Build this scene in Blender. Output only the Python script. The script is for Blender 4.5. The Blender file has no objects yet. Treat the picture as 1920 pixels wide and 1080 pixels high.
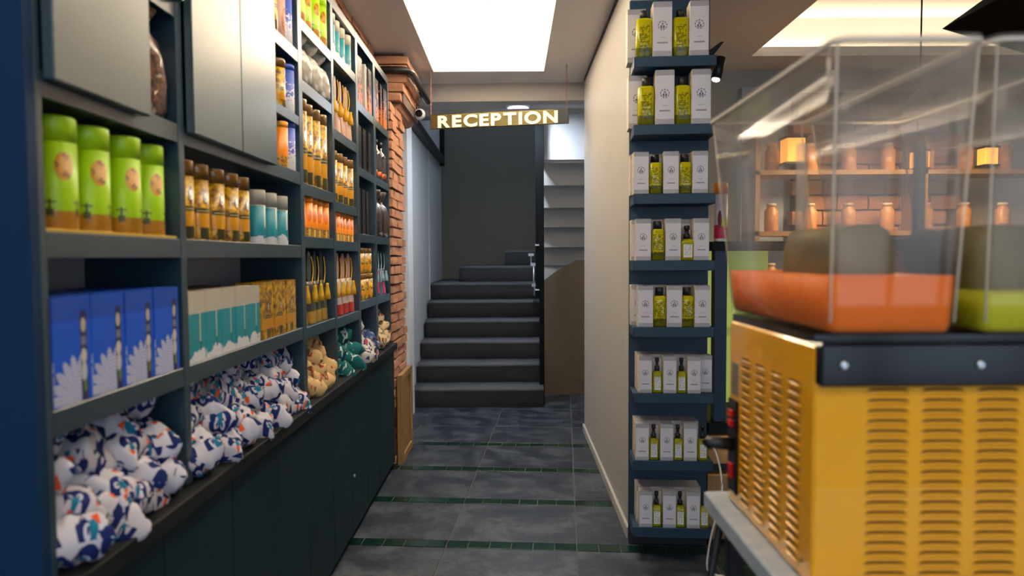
import bpy, bmesh, math, random
from mathutils import Vector, Matrix
from math import sin, cos, pi, radians, sqrt
random.seed(7)
S = bpy.context.scene
C = S.collection

# ------------------------------------------------------------------ camera
cam_d = bpy.data.cameras.new('camera'); cam = bpy.data.objects.new('camera', cam_d); C.objects.link(cam)
cam_d.sensor_width = 36; cam_d.lens = 24.0; cam_d.clip_start = 0.02; cam_d.clip_end = 200
CH = 1.32; TH = math.atan(58/1280)
cam.matrix_world = (Matrix.Translation((0, 0, CH)) @ Matrix.Rotation(pi/2 - TH, 4, 'X') @ Matrix.Rotation(radians(-0.3), 4, 'Z'))
cam_d.dof.use_dof = True; cam_d.dof.focus_distance = 3.9; cam_d.dof.aperture_fstop = 2.5
S.camera = cam

# ------------------------------------------------------------------ world and exposure
W = bpy.data.worlds.new('world'); S.world = W; W.use_nodes = True
bg = W.node_tree.nodes['Background']
bg.inputs[0].default_value = (0.66, 0.80, 1.0, 1); bg.inputs[1].default_value = 2.2
S.view_settings.view_transform = 'Standard'; S.view_settings.look = 'None'
S.view_settings.gamma = 1; S.view_settings.use_curve_mapping = False
S.view_settings.exposure = 0.0

def area(name, loc, size, power, col, rot=(0, 0, 0)):
    d = bpy.data.lights.new(name, 'AREA'); d.shape = 'RECTANGLE'; d.size, d.size_y = size
    d.energy = power; d.color = col
    o = bpy.data.objects.new(name, d); C.objects.link(o); o.location = loc; o.rotation_euler = rot
    return o
WARM = (1.0, 0.80, 0.52)
# LED strips of the two ceiling coves
for nm, loc, size, p in (('cove_led_far', (-0.16, 4.99, 2.665), (0.85, 0.05), 20),
                         ('cove_led_left', (-0.60, 3.0, 2.665), (0.05, 3.9), 80.0),
                         ('cove_led_right', (0.275, 3.0, 2.665), (0.05, 3.9), 80.0)):
    area(nm, loc, size, p, (1.0, 0.87, 0.64), (pi, 0, 0))
for nm, loc, size, p in (('shop_led_far', (2.7, 4.66, 2.665), (2.3, 0.05), 6),
                         ('shop_led_left', (1.50, 3.0, 2.665), (0.05, 3.1), 3),
                         ('shop_led_right', (4.0, 3.0, 2.665), (0.05, 3.1), 3)):
    area(nm, loc, size, p, (1.0, 0.84, 0.55), (pi, 0, 0))
# landing light upstairs, shop spots
area('upper_stair_light', (0.2, 7.4, 4.6), (0.9, 0.9), 15, (0.60, 0.75, 1.0))
area('landing_lamp', (0.06, 5.84, 2.57), (0.18, 0.18), 24, (0.76, 0.86, 1.0))
area('shop_pendant_light', (2.4, 4.0, 2.1), (0.8, 0.5), 48, (1.0, 0.72, 0.42))
area('front_room_light', (0.3, -0.6, 2.6), (1.6, 1.2), 26, (1.0, 0.86, 0.68))

# ------------------------------------------------------------------ node maths
class N:
    def __init__(s, g, k): s.g, s.k = g, k
    def m(s, op, *a, clamp=False):
        n = s.g.nt.nodes.new('ShaderNodeMath'); n.operation = op; n.use_clamp = clamp
        for i, v in enumerate((s,) + a):
            if isinstance(v, N): s.g.nt.links.new(v.k, n.inputs[i])
            else: n.inputs[i].default_value = v
        return N(s.g, n.outputs[0])
    def __add__(s, o): return s.m('ADD', o)
    def __sub__(s, o): return s.m('SUBTRACT', o)
    def __mul__(s, o): return s.m('MULTIPLY', o)
    __radd__ = __add__; __rmul__ = __mul__
    def __rsub__(s, o): return (s*-1) + o
    def __truediv__(s, o): return s.m('DIVIDE', o)
    def __lt__(s, o): return s.m('LESS_THAN', o)
    def __gt__(s, o): return s.m('GREATER_THAN', o)
    def abs(s): return s.m('ABSOLUTE')
    def fract(s): return s.m('FRACT')
    def floor(s): return s.m('FLOOR')
    def sin(s): return s.m('SINE')
    def cos(s): return s.m('COSINE')
    def atan2(s, o): return s.m('ARCTAN2', o)
    def mx(s, o): return s.m('MAXIMUM', o)
    def clamp(s): return s.m('ADD', 0.0, clamp=True)
class G:
    """material graph"""
    def __init__(g, name):
        g.mat = bpy.data.materials.new(name); g.mat.use_nodes = True; g.nt = g.mat.node_tree
        g.b = g.nt.nodes['Principled BSDF']; g._tc = None
    def tc(g, out='Object'):
        if g._tc is None: g._tc = g.nt.nodes.new('ShaderNodeTexCoord')
        return g._tc.outputs[out]
    def xyz(g, out='Object'):
        n = g.nt.nodes.new('ShaderNodeSeparateXYZ'); g.nt.links.new(g.tc(out), n.inputs[0])
        return [N(g, o) for o in n.outputs]
    def comb(g, x, y, z=0.0):
        n = g.nt.nodes.new('ShaderNodeCombineXYZ')
        for i, v in enumerate((x, y, z)):
            if isinstance(v, N): g.nt.links.new(v.k, n.inputs[i])
            else: n.inputs[i].default_value = v
        return n.outputs[0]
    def rnd(g):
        return N(g, g.nt.nodes.new('ShaderNodeObjectInfo').outputs['Random'])
    def noise(g, scale, detail=3, vec=None, rough=.5, w=None):
        n = g.nt.nodes.new('ShaderNodeTexNoise'); n.inputs['Scale'].default_value = scale
        n.inputs['Detail'].default_value = detail; n.inputs['Roughness'].default_value = rough
        if w is not None:
            n.noise_dimensions = '4D'; g.nt.links.new(w.k, n.inputs['W'])
        g.nt.links.new(vec if vec is not None else g.tc(), n.inputs['Vector'])
        return N(g, n.outputs[0])
    def vor(g, vec, rnd=1.0, dims='2D'):
        n = g.nt.nodes.new('ShaderNodeTexVoronoi'); n.voronoi_dimensions = dims
        n.inputs['Scale'].default_value = 1; n.inputs['Randomness'].default_value = rnd
        g.nt.links.new(vec, n.inputs['Vector']); return n
    def col(g, c):
        n = g.nt.nodes.new('ShaderNodeRGB'); n.outputs[0].default_value = (*c, 1); return n.outputs[0]
    def mix(g, f, a, b):
        n = g.nt.nodes.new('ShaderNodeMix'); n.data_type = 'RGBA'
        if isinstance(f, N): g.nt.links.new(f.k, n.inputs[0])
        else: n.inputs[0].default_value = f
        for i, v in ((6, a), (7, b)):
            if isinstance(v, tuple): n.inputs[i].default_value = (*v, 1)
            else: g.nt.links.new(v, n.inputs[i])
        return n.outputs[2]
    def base(g, c):
        if isinstance(c, tuple): g.b.inputs['Base Color'].default_value = (*c, 1)
        else: g.nt.links.new(c, g.b.inputs['Base Color'])
        return g
    def set(g, **k):
        mp = dict(rough='Roughness', metal='Metallic', trans='Transmission Weight', ior='IOR', spec='Specular IOR Level', coat='Coat Weight', coatr='Coat Roughness', es='Emission Strength', alpha='Alpha')
        for a, v in k.items():
            if a == 'ec': g.b.inputs['Emission Color'].default_value = (*v, 1); continue
            i = g.b.inputs[mp[a]]
            if isinstance(v, N): g.nt.links.new(v.k, i)
            else: i.default_value = v
        return g
    def bump(g, h, strength=.3, dist=.01):
        n = g.nt.nodes.new('ShaderNodeBump'); n.inputs['Strength'].default_value = strength; n.inputs['Distance'].default_value = dist
        g.nt.links.new(h.k, n.inputs['Height']); g.nt.links.new(n.outputs[0], g.b.inputs['Normal']); return g
def ell(x, y, x0, y0, rx, ry):
    a = (x - x0)/rx; b = (y - y0)/ry
    return (a*a + b*b) < 1.0
def rect(x, y, x0, x1, y0, y1):
    return (x > x0)*(x < x1)*(y > y0)*(y < y1)
def band(v, a, b): return (v > a)*(v < b)
def plain(name, c, rough=.5, metal=0.0, nz=0.0, scale=20, **k):
    g = G(name)
    if nz:
        n = g.noise(scale, 4); g.base(g.mix(n, tuple(v*(1-nz) for v in c), tuple(min(1, v*(1+nz)) for v in c)))
    else: g.base(c)
    return g.set(rough=rough, metal=metal, **k).mat

M = {}
g = G('blue_paint'); n = g.noise(3, 3); g.base(g.mix(n, (.009, .032, .052), (.013, .042, .065))).set(rough=.40, spec=.6); M['blue'] = g.set(spec=.8, rough=.36, coat=.25, coatr=.3).mat
g = G('door_paint'); n = g.noise(2, 3); g.base(g.mix(n, (.026, .056, .068), (.032, .064, .078))).set(rough=.33, spec=1.0, coat=.55, coatr=.30); M['door'] = g.mat
g = G('base_paint'); n = g.noise(2, 3); g.base(g.mix(n, (.006, .019, .027), (.009, .025, .034))).set(rough=.5, spec=.15); M['basep'] = g.mat
g = G('end_paint'); n = g.noise(3, 3); g.base(g.mix(n, (.002, .022, .070), (.003, .028, .082))).set(rough=.6, spec=.2); M['endp'] = g.mat
M['shelfblue'] = plain('column_blue_paint', (.007, .034, .068), .5, nz=.12, scale=6)
M['ledge'] = plain('ledge_black', (.008, .010, .012), .6, spec=.2)
M['backgrey'] = plain('back_board_grey', (.46, .45, .47), .8, nz=.1)
def plaster(name, a, b, sc=1.3):
    g = G(name); n = g.noise(sc, 5, rough=.6); n2 = g.noise(60, 4)
    g.base(g.mix(n, a, b)).set(rough=.75, spec=.3).bump(n2, .12, .002); return g.mat
M['wall'] = plaster('plaster_grey', (.45, .435, .405), (.52, .50, .465))
M['stairwall'] = plaster('stair_plaster', (.44, .44, .44), (.50, .50, .50))
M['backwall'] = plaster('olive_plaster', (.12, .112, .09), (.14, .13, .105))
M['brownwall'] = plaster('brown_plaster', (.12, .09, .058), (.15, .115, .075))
M['ceil'] = plaster('ceiling_paint', (.80, .77, .76), (.85, .82, .81), .8)
M['white'] = plain('white_paint', (.75, .76, .78), .6)
M['offwhite'] = plaster('stair_underside', (.50, .49, .46), (.56, .55, .52))
M['black'] = plain('black_satin', (.008, .008, .009), .4)
M['blackgloss'] = plain('black_gloss', (.006, .007, .010), .14, spec=.35)
M['chrome'] = plain('chrome', (.55, .58, .62), .3, 1.0)
M['grout'] = plain('grout', (.12, .12, .12), .9, nz=.3, scale=30)
g = G('slate_tile'); x, y, z = g.xyz(); r = g.rnd()
v = g.comb(x + r*37.0, y + r*11.0, z)
n1 = g.noise(5.5, 7, v, .66); n2 = g.noise(24, 6, v, .75); n3 = g.noise(8, 7, v, .8)
c = g.mix(((n1 - .45)*7).clamp(), (.012, .018, .030), (.066, .077, .094))
c = g.mix(((n2 - .53)*12).clamp()*.75, c, (.010, .014, .022))
c = g.mix(((n3 - .56)*8).clamp()*.6, c, (.12, .122, .125))
g.base(c).set(rough=(n1*.3 + .30)).bump(n2, .25, .002); M['slate'] = g.mat
g = G('green_glaze'); n = g.noise(14, 3, w=g.rnd()*9.0)
g.base(g.mix(n, (.002, .018, .013), (.005, .040, .025))).set(rough=.22).bump(n, .06, .002); M['greentile'] = g.mat
g = G('old_brick'); r = g.rnd(); n = g.noise(30, 5, w=r*20.0, rough=.7); n2 = g.noise(9, 3, w=r*9.0)
c = g.mix(n2, (.34, .15, .085), (.56, .31, .19)); c = g.mix(r*.45, c, (.50, .23, .14)); c = g.mix(((n - .56)*5).clamp()*.7, c, (.62, .42, .30))
g.base(c).set(rough=.9, spec=.2).bump(n, .8, .006); M['brick'] = g.mat
M['mortar'] = plain('mortar', (.15, .10, .075), .95, nz=.4, scale=40)
g = G('carpet'); n = g.noise(260, 3, rough=.8); n2 = g.noise(6, 3); g.base(g.mix((n - .3)*2.0, (.050, .053, .062), (.21, .215, .225))).set(rough=1.0, spec=.1).bump(n, .9, .004)
M['carpet'] = g.mat
g = G('pine_wood'); x, y, z = g.xyz(); n = g.noise(5, 5, g.comb(x*8.0, y*8.0, z*.7)); g.base(g.mix(n, (.24, .125, .045), (.38, .22, .085))).set(rough=.5); M['wood'] = g.mat

# ------------------------------------------------------------------ mesh building
class MB:
    def __init__(s): s.v = []; s.f = []; s.m = []; s.s = []; s.uv = None
    def add(s, vs, fs, mi=0, sm=False):
        o = len(s.v); s.v += [tuple(v) for v in vs]
        for f in fs: s.f.append([i + o for i in f]); s.m.append(mi); s.s.append(sm)
        return s
    def box(s, x0, x1, y0, y1, z0, z1, mi=0, b=0.0):
        if b > 0:
            bm = bmesh.new(); bmesh.ops.create_cube(bm, size=1)
            for v in bm.verts: v.co = Vector(((x0+x1)/2 + v.co.x*(x1-x0), (y0+y1)/2 + v.co.y*(y1-y0), (z0+z1)/2 + v.co.z*(z1-z0)))
            bmesh.ops.bevel(bm, geom=bm.edges[:], offset=b, segments=1, affect='EDGES', profile=.5)
            bm.verts.index_update()
            s.add([v.co[:] for v in bm.verts], [[v.index for v in f.verts] for f in bm.faces], mi); bm.free(); return s
        vs = [(x, y, z) for z in (z0, z1) for y in (y0, y1) for x in (x0, x1)]
        return s.add(vs, [(0, 2, 3, 1), (4, 5, 7, 6), (0, 1, 5, 4), (2, 6, 7, 3), (0, 4, 6, 2), (1, 3, 7, 5)], mi)
    def loops(s, rings, mi=0, sm=True, cap0=True, cap1=True, closed=True):
        n = len(rings[0]); o = len(s.v)
        for r in rings: s.v += [tuple(p) for p in r]
        for i in range(len(rings)-1):
            for j in range(n if closed else n-1):
                k = (j+1) % n
                s.f.append([o+i*n+j, o+i*n+k, o+(i+1)*n+k, o+(i+1)*n+j]); s.m.append(mi); s.s.append(sm)
        if cap0: s.f.append([o+j for j in range(n)][::-1]); s.m.append(mi); s.s.append(False)
        if cap1: s.f.append([o+(len(rings)-1)*n+j for j in range(n)]); s.m.append(mi); s.s.append(False)
        return s
    def lathe(s, prof, n=24, mi=0, c=(0, 0), sq=0.0, sm=True):
        rings = []
        for r, z in prof:
            ring = []
            for j in range(n):
                a = 2*pi*j/n
                k = 1.0
                if sq: k = 1/((abs(cos(a))**sq + abs(sin(a))**sq)**(1/sq))
                ring.append((c[0] + r*k*cos(a), c[1] + r*k*sin(a), z))
            rings.append(ring)
        return s.loops(rings, mi, sm)
    def tube(s, pts, r, n=8, mi=0, cap=True):
        pts = [Vector(p) for p in pts]; rings = []
        up = Vector((0, 0, 1))
        for i, p in enumerate(pts):
            t = (pts[min(i+1, len(pts)-1)] - pts[max(i-1, 0)]).normalized()
            a = t.cross(up if abs(t.z) < .95 else Vector((1, 0, 0))).normalized(); b = t.cross(a).normalized()
            rr = r(i/(len(pts)-1)) if callable(r) else r
            rings.append([p + a*rr*cos(2*pi*j/n) + b*rr*sin(2*pi*j/n) for j in range(n)])
        return s.loops(rings, mi, True, cap, cap)
    def prism(s, poly, ax, a0, a1, mi=0):
        def P(p, a):
            return {'x': (a, p[0], p[1]), 'y': (p[0], a, p[1]), 'z': (p[0], p[1], a)}[ax]
        n = len(poly)
        return s.add([P(p, a0) for p in poly] + [P(p, a1) for p in poly],
                     [list(range(n))[::-1], list(range(n, 2*n))] + [(i, (i+1) % n, (i+1) % n + n, i+n) for i in range(n)], mi)
    def mesh(s, name, mats):
        me = bpy.data.meshes.new(name); me.from_pydata(s.v, [], s.f)
        for m in (mats if isinstance(mats, (list, tuple)) else [mats]): me.materials.append(M[m] if isinstance(m, str) else m)
        me.polygons.foreach_set('material_index', s.m); me.polygons.foreach_set('use_smooth', s.s)
        bm = bmesh.new(); bm.from_mesh(me); bmesh.ops.recalc_face_normals(bm, faces=bm.faces[:]); bm.to_mesh(me); bm.free()
        me.update(); return me
    def build(s, name, mats, parent=None, loc=None, rot=None):
        return link(name, s.mesh(name, mats), parent, loc, rot)
def link(name, me, parent=None, loc=None, rot=None):
    o = bpy.data.objects.new(name, me); C.objects.link(o)
    if parent: o.parent = parent
    if loc: o.location = loc
    if rot: o.rotation_euler = rot
    return o
def thing(name, label, cat, loc=(0, 0, 0), rz=0, group=None):
    o = bpy.data.objects.new(name, None); C.objects.link(o); o.empty_display_size = .02
    o.location = loc; o.rotation_euler = (0, 0, rz); return tag(o, label, cat, group)
def tag(o, label, cat, group=None):
    o['label'] = label; o['category'] = cat
    if group: o['group'] = group
    return o
def struct(name, mb, mats, **k):
    o = mb.build(name, mats, **k); o['kind'] = 'structure'; return o
def dup(root, loc, rz=None, label=None, group=None, rot=None):
    r = root.copy(); C.objects.link(r); r.location = loc
    if rz is not None: r.rotation_euler = (0, 0, rz)
    if rot is not None: r.rotation_euler = rot
    if label: r['label'] = label
    if group: r['group'] = group
    for ch in list(root.children):
        c = ch.copy(); C.objects.link(c); c.parent = r
        for gg in list(ch.children):
            d = gg.copy(); C.objects.link(d); d.parent = c
    return r
ORD = ['nearest', 'second', 'third', 'fourth', 'fifth', 'sixth', 'seventh', 'eighth', 'ninth']
def nth(i, n):
    if n == 1: return 'the only one'
    if i == 0: return 'nearest the camera'
    if i == n-1: return 'farthest along'
    return ORD[i] + ' from the camera'

# ------------------------------------------------------------------ setting
TR = radians(-4.4)          # the building's cross direction
def R(x, y):                # tile frame -> world
    return (x*cos(TR) - y*sin(TR), x*sin(TR) + y*cos(TR))
# ceiling with two cove openings
c = MB(); Z0, Z1 = 2.64, 2.66
X0, X1, Y0, Y1 = -0.55, 0.235, 1.0, 4.92
SX0, SX1, SY0, SY1 = 1.59, 3.9, 1.4, 4.58
c.box(-1.2, X0, -3.2, 5.4, Z0, Z1); c.box(X0, X1, -3.2, Y0, Z0, Z1); c.box(X0, X1, Y1, 5.4, Z0, Z1)
c.box(X1, SX0, -3.2, 5.4, Z0, Z1); c.box(SX0, SX1, -3.2, SY0, Z0, Z1); c.box(SX0, SX1, SY1, 5.4, Z0, Z1); c.box(SX1, 5.2, -3.2, 5.4, Z0, Z1)
for (a, b, d, e) in ((X0, X1, Y0, Y1), (SX0, SX1, SY0, SY1)):      # raised cove lids with their lips
    p = .13; T = 2.93
    c.box(a-p, b+p, d-p, e+p, T, T+.03)
    c.box(a-p-.02, a-p, d-p, e+p, Z1, T); c.box(b+p, b+p+.02, d-p, e+p, Z1, T)
    c.box(a-p, b+p, d-p-.02, d-p, Z1, T); c.box(a-p, b+p, e+p, e+p+.02, Z1, T)
    c.box(a-.012, a, d, e, Z1, 2.70); c.box(b, b+.012, d, e, Z1, 2.70); c.box(a, b, e, e+.012, Z1, 2.70); c.box(a, b, d-.012, d, Z1, 2.70)
struct('ceiling', c, 'ceil')
# floor
fl = struct('floor', MB().box(-2.2, 5.2, -3.2, 9.2, -.05, -.004), 'grout')
JX = [-1.732, -1.137, -.542, .053, .648, 1.243, 1.838, 2.433, 3.028]
rows = [(.86 + .555*k, .86 + .555*k + .455) for k in range(-1, 8)]
rows = [(3.06 + .560*k - .519, 3.06 + .560*k - .041) for k in range(-4, 4)]
allrows = rows + [(4.781, 5.245), (5.251, 5.865), (5.871, 6.48), (6.486, 7.0)]
cache = {}
for (a, b) in allrows:
    for i in range(len(JX)-1):
        xa, xb = JX[i] + .003, JX[i+1] - .003
        if xa > .7 and a > 1.9 and a < 2.6: continue
        key = (round(b-a, 3),)
        if key not in cache:
            cache[key] = MB().box(-(xb-xa)/2, (xb-xa)/2, -(b-a)/2, (b-a)/2, -.004, .0, 0, .0012).mesh('floor_tile', 'slate')
        cx, cy = R((xa+xb)/2, (a+b)/2)
        link('floor_tile', cache[key], fl, (cx, cy, 0), (0, 0, TR))
me = MB().box(-.0475, .0475, -.036, .036, -.004, .0005, 0, .001).mesh('green_tile', 'greentile')
for k in range(-2, 4):
    yc = 3.06 + .560*k
    for i in range(-12, 13):
        x = .053 + .0495 + i*.0992
        if i > 9 and k < -1: continue
        cx, cy = R(x, yc)
        if cx < -.95: continue
        link('green_tile', me, fl, (cx, cy, 0), (0, 0, TR))
me = MB().box(-.098, .098, -.048, .048, -.004, .0005, 0, .001).mesh('green_tile', 'greentile')
for j in range(6):
    for i in range(4):
        cx, cy = R(.76 + .2*i, 2.965 - .1*j); link('green_tile', me, fl, (cx, cy, .0), (0, 0, TR))

# walls
w = MB().box(.545, .875, 3.15, 5.13, 0, 2.64)
struct('wall_right', w, 'wall')
w = MB().prism([(.541, 3.14), (.545, 3.14), (.545, 5.13), (.541, 5.13)], 'z', 2.615, 2.64)  # thin black strip painted in for the shadow line under the ceiling
struct('trim_shadow_line', w, 'black')
struct('baseboard_right', MB().box(.530, .545, 3.142, 5.135, 0, .055, 0, .003), 'wall')
struct('wall_shop', MB().box(.875, 5.2, 4.93, 5.05, 0, 2.64), 'wall')
struct('wall_far_right', MB().box(5.1, 5.2, -3.2, 5.0, 0, 2.66), 'wall')
struct('wall_left', MB().box(-1.7, -1.62, -3.2, 4.45, 0, 2.66), 'stairwall')
# transom beam over the passage
b = MB().box(-1.1, .95, 0, .14, 2.505, 2.66).box(-1.1, .95, .30, .34, 2.470, 2.512)
struct('trim_2', b, 'wall', loc=(0, 5.25, 0), rot=(0, 0, radians(-1.5)))
struct('ceiling_stair', MB().box(-1.0, 1.7, 5.30, 6.45, 2.60, 2.64).box(-1.0, 1.7, 6.40, 6.45, 2.64, 3.0), 'stairwall')
# stairwell walls
struct('wall_stair_left', MB().box(-1.0, -.885, 4.85, 7.30, 0, 5.0).box(-1.0, -.875, 7.30, 8.60, 0, 5.0), 'stairwall')
struct('trim_3', MB().box(-.885, -.835, 5.52, 5.78, 0, 2.45, 0, .003), 'white')
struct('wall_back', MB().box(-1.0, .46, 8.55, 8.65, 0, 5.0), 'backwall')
struct('wall_stair_right', MB().box(.46, 1.6, 8.55, 8.65, 1.0, 5.0).box(1.55, 1.65, 5.3, 8.6, 0, 5.0).box(.875, 1.6, 5.15, 5.25, 0, 5.0), 'stairwall')
struct('ceiling_upper', MB().box(-1.0, 1.7, 5.2, 8.7, 5.0, 5.05), 'stairwall')
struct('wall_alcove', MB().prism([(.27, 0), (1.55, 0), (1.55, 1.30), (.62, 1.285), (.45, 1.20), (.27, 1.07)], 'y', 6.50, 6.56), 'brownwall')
# bright wall over the second flight
struct('wall_upper_right', MB().box(.27, 1.55, 6.16, 6.20, 2.19, 3.6), 'white')
# shop front behind the camera: frame with wide panes of daylight
f = MB()
f.box(-1.3, 5.2, -3.2, -3.1, 0, .35).box(-1.3, 5.2, -3.2, -3.1, 2.45, 2.66)
for x in (-1.3, -.45, .55, 1.6, 2.7, 3.9, 5.1): f.box(x, x+.09, -3.2, -3.1, .35, 2.45)
struct('wall_front', f, 'black')

# ------------------------------------------------------------------ staircase
st = thing('staircase', 'grey carpeted stairs climbing to the back wall and turning right', 'staircase', (0, 5.95, 0))
def step_mesh(x0, x1, y0, y1, z0, z1, round_left=False):
    m = MB(); r = .022
    prof = [(y1, z0), (y0+.018, z0), (y0+.018, z1-.05)] + [(y0+r - (r+.012)*sin(a)*1.0, z1-r + r*1.0*cos(a)) for a in [radians(q) for q in (120, 95, 70, 45, 20, 0)]] + [(y1, z1)]
    n = 9; rings = []
    for i in range(n):
        x = x0 + (x1-x0)*i/(n-1); w_ = .002*sin(i*2.3 + z1*40)
        rings.append([(x, y + (w_ if k in (4, 5, 6) else 0), z + (w_*.7 if k > 3 else 0)) for k, (y, z) in enumerate(prof)])
    m.loops(rings, 0, True); return m
RI, TD = .175, .27
widths = [(-.875, .275), (-.868, .262), (-.870, .30), (-.862, .30), (-.865, .31), (-.865, .32)]
for k in range(6):
    a, b2 = widths[k]
    o = step_mesh(a, b2, k*TD, (k+1)*TD + (.0 if k < 5 else .98), 0 if k == 0 else k*RI-.01, (k+1)*RI).build('step', 'carpet', st)
step_mesh(-.585, .32, 1.60, 2.55, 6*RI, 7*RI).build('step', 'carpet', st)
step_mesh(-.075, .32, 1.88, 2.55, 7*RI, 8*RI).build('step', 'carpet', st)
MB().box(-.60, .32, 1.62, 1.9, 5.6*RI, 6*RI).build('landing', 'carpet', st)
# second flight seen from below: pale stepped underside
uf = thing('upper_flight', 'pale stepped underside of the upper stair flight right of the black post', 'staircase', (0, 0, 0))
for k, (z, y) in enumerate([(2.165, 6.20), (1.99, 6.42), (1.80, 6.68), (1.62, 6.93), (1.45, 7.18), (1.28, 7.43)]):
    m = MB(); x0 = .285
    if k == 4: m.prism([(x0+.03, y), (1.5, y-.12), (1.5, y+.16), (x0+.03, y+.27)], 'z', z-.03, z+.17)
    elif k == 5: m.prism([(x0, y), (1.5, y-.26), (1.5, y+.1), (x0, y+.27)], 'z', z-.05, z+.15)
    else: m.prism([(x0, y+.02*k), (1.5, y-.02*k), (1.5, y+.3), (x0, y+.3)], 'z', z, z+.20)
    m.build('step', M['offwhite'], uf)
MB().prism([(.285, 7.45), (.75, 7.42), (.70, 7.8), (.285, 7.8)], 'z', 1.06, 1.28).build('step', M['offwhite'], uf)
M['matt'] = plain('matt_black_paint', (.004, .005, .006), .8, spec=.15)
post = thing('stair_post', 'slim black full-height post at the right edge of the carpeted stairs', 'post', (.262, 6.10, 0))
MB().box(-.018, .026, -.02, .03, 0, 5.0, 0, .003).build('upright', 'matt', post)
MB().box(-.050, -.018, .0, .03, .95, 5.0).build('panel', 'matt', post)
for z in (1.02, 1.42): MB().box(-.052, -.014, -.005, .02, z, z+.012).lathe([(.008, z), (.012, z+.01), (.008, z+.02)], 8, 0, (-.045, .01)).build('bracket', 'chrome', post)
rail = thing('stair_balustrade', 'short chrome railing pieces beside the black stair post', 'railing', (.215, 7.4, 1.05))
for x, y, h in ((.005, -.5, .30), (0, .25, .40)):
    m = MB().tube([(x, y, -.12), (x, y, h-.1)], .009, 8).box(x-.03, x+.03, y-.01, y+.01, h-.12, h-.09).box(x-.02, x+.02, y-.012, y+.012, -.03, .0)
    m.build('baluster', 'chrome', rail)
lamp = thing('ceiling_light', 'round cool white ceiling lamp glimpsed above the reception sign', 'ceiling light', (.06, 5.84, 2.583))
MB().lathe([(.10, .017), (.10, .0), (.095, -.004), (.02, -.004)], 24).build('rim', 'white', lamp)
g = G('lamp_glow'); g.base((1, 1, 1)).set(ec=(.80, .88, 1), es=6.0); M['coolglow'] = g.mat
MB().lathe([(.088, -.004), (.088, -.007), (.02, -.009)], 24).build('diffuser', 'coolglow', lamp)
# black pipes on the stair wall
p = thing('wall_pipe', 'black pipe along the left stair wall ending in a vertical run', 'pipe', (-.85, 0, 0))
MB().tube([(0, 5.0, 2.50), (0, 8.40, 2.50)], .035, 10).build('horizontal_run', 'black', p)
MB().tube([(0, 8.42, 2.44), (0, 8.42, 4.0)], .035, 10).build('vertical_run', 'black', p)
MB().box(-.03, .03, 5.6, 8.38, 2.46, 2.54).build('casing', 'black', p)

# ------------------------------------------------------------------ bricks
def brick_var(lx, ly, lz, seed):
    rr = random.Random(seed); bm = bmesh.new(); bmesh.ops.create_cube(bm, size=1)
    bmesh.ops.subdivide_edges(bm, edges=bm.edges[:], cuts=1, use_grid_fill=True)
    for v in bm.verts:
        k = [abs(q) > .4 for q in v.co]; n = sum(k)
        v.co = Vector((v.co.x*lx, v.co.y*ly, v.co.z*lz))
        s_ = .94 if n == 3 else (.985 if n == 2 else 1.03)
        v.co.y *= s_; v.co.x += rr.uniform(-.003, .003); v.co.y += rr.uniform(-.003, .003); v.co.z *= (s_ if n > 1 else 1); v.co.z += rr.uniform(-.0025, .0025)
    me = bpy.data.meshes.new('brick'); bm.to_mesh(me); bm.free(); me.materials.append(M['brick']); return me
BV = [brick_var(.10, .195, .050, i) for i in range(5)]
BH = [brick_var(.10, .095, .050, 20+i) for i in range(4)]
bw = struct('wall_brick', MB().box(-1.65, -.775, 4.29, 4.80, 0, 2.30), 'mortar')
row = 0; z = .03
while z < 2.30:
    y = 4.285 + (0.0 if row % 2 else -.0)
    seq = [BV, BV, BH] if row % 2 else [BH, BV, BV]
    tot = 0
    for q in seq:
        L = .195 if q is BV else .095
        if tot + L > .54: L_ok = False
        o = link('brick', random.choice(q), bw, (-.800 + random.uniform(-.008, .008), 4.29 + tot + L/2, z), (random.uniform(-.02, .02), 0, random.uniform(-.03, .03)))
        tot += L + .011
    o = None
    z += .0605; row += 1
# brick faces toward the camera end (hidden by shelves mostly) -> only aisle face; lintel band above the shelves
bb = struct('wall_brick_band', MB().box(-1.65, -.885, 1.6, 4.5, 2.432, 2.64), 'mortar')
for r_ in range(4):
    y = 1.64 + (.1 if r_ % 2 else 0)
    while y < 4.4:
        link('brick', random.choice(BV), bb, (-.918 + random.uniform(-.006, .006), y + .1, 2.456 + r_*.0555), (0, 0, random.uniform(-.02, .02))); y += .205
# brick corbel
cb = struct('wall_brick_corbel', MB().box(-1.0, -.70, 4.50, 5.18, 2.325, 2.64), 'mortar')
BX = [brick_var(.205, .10, .052, 40+i) for i in range(4)]
for r_ in range(5):
    zz = 2.36 + r_*.058; inset = (.045, .03, .012, 0, 0)[r_]
    x = -.666 - inset
    xs = [x-.1025, x-.315] if r_ % 2 else [x-.1025-.0, x-.315]
    for i, xx in enumerate(xs):
        link('brick', random.choice(BX), cb, (xx + random.uniform(-.004, .004), 4.50, zz), (0, 0, random.uniform(-.03, .03)))
    y = 4.56
    while y < 5.15:
        link('brick', random.choice(BV), cb, (x-.05 + random.uniform(-.006, .006), y + .1, zz), (0, 0, random.uniform(-.02, .02))); y += .205
cb2 = MB().prism([(-.98, 2.34), (-.715, 2.34), (-.74, 2.30), (-.77, 2.285), (-.98, 2.27)], 'y', 4.52, 5.16); 
o = cb2.build('underside', M['brick'], cb)
cp = thing('conduit', 'black conduit wrapping the brick corbel under the ceiling', 'conduit', (0, 0, 0))
MB().tube([(-.97, 4.40, 2.515), (-.70, 4.40, 2.515), (-.655, 4.42, 2.513), (-.640, 4.46, 2.51), (-.630, 4.8, 2.50), (-.625, 5.2, 2.49)], .021, 10).build('duct', 'black', cp)
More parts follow.
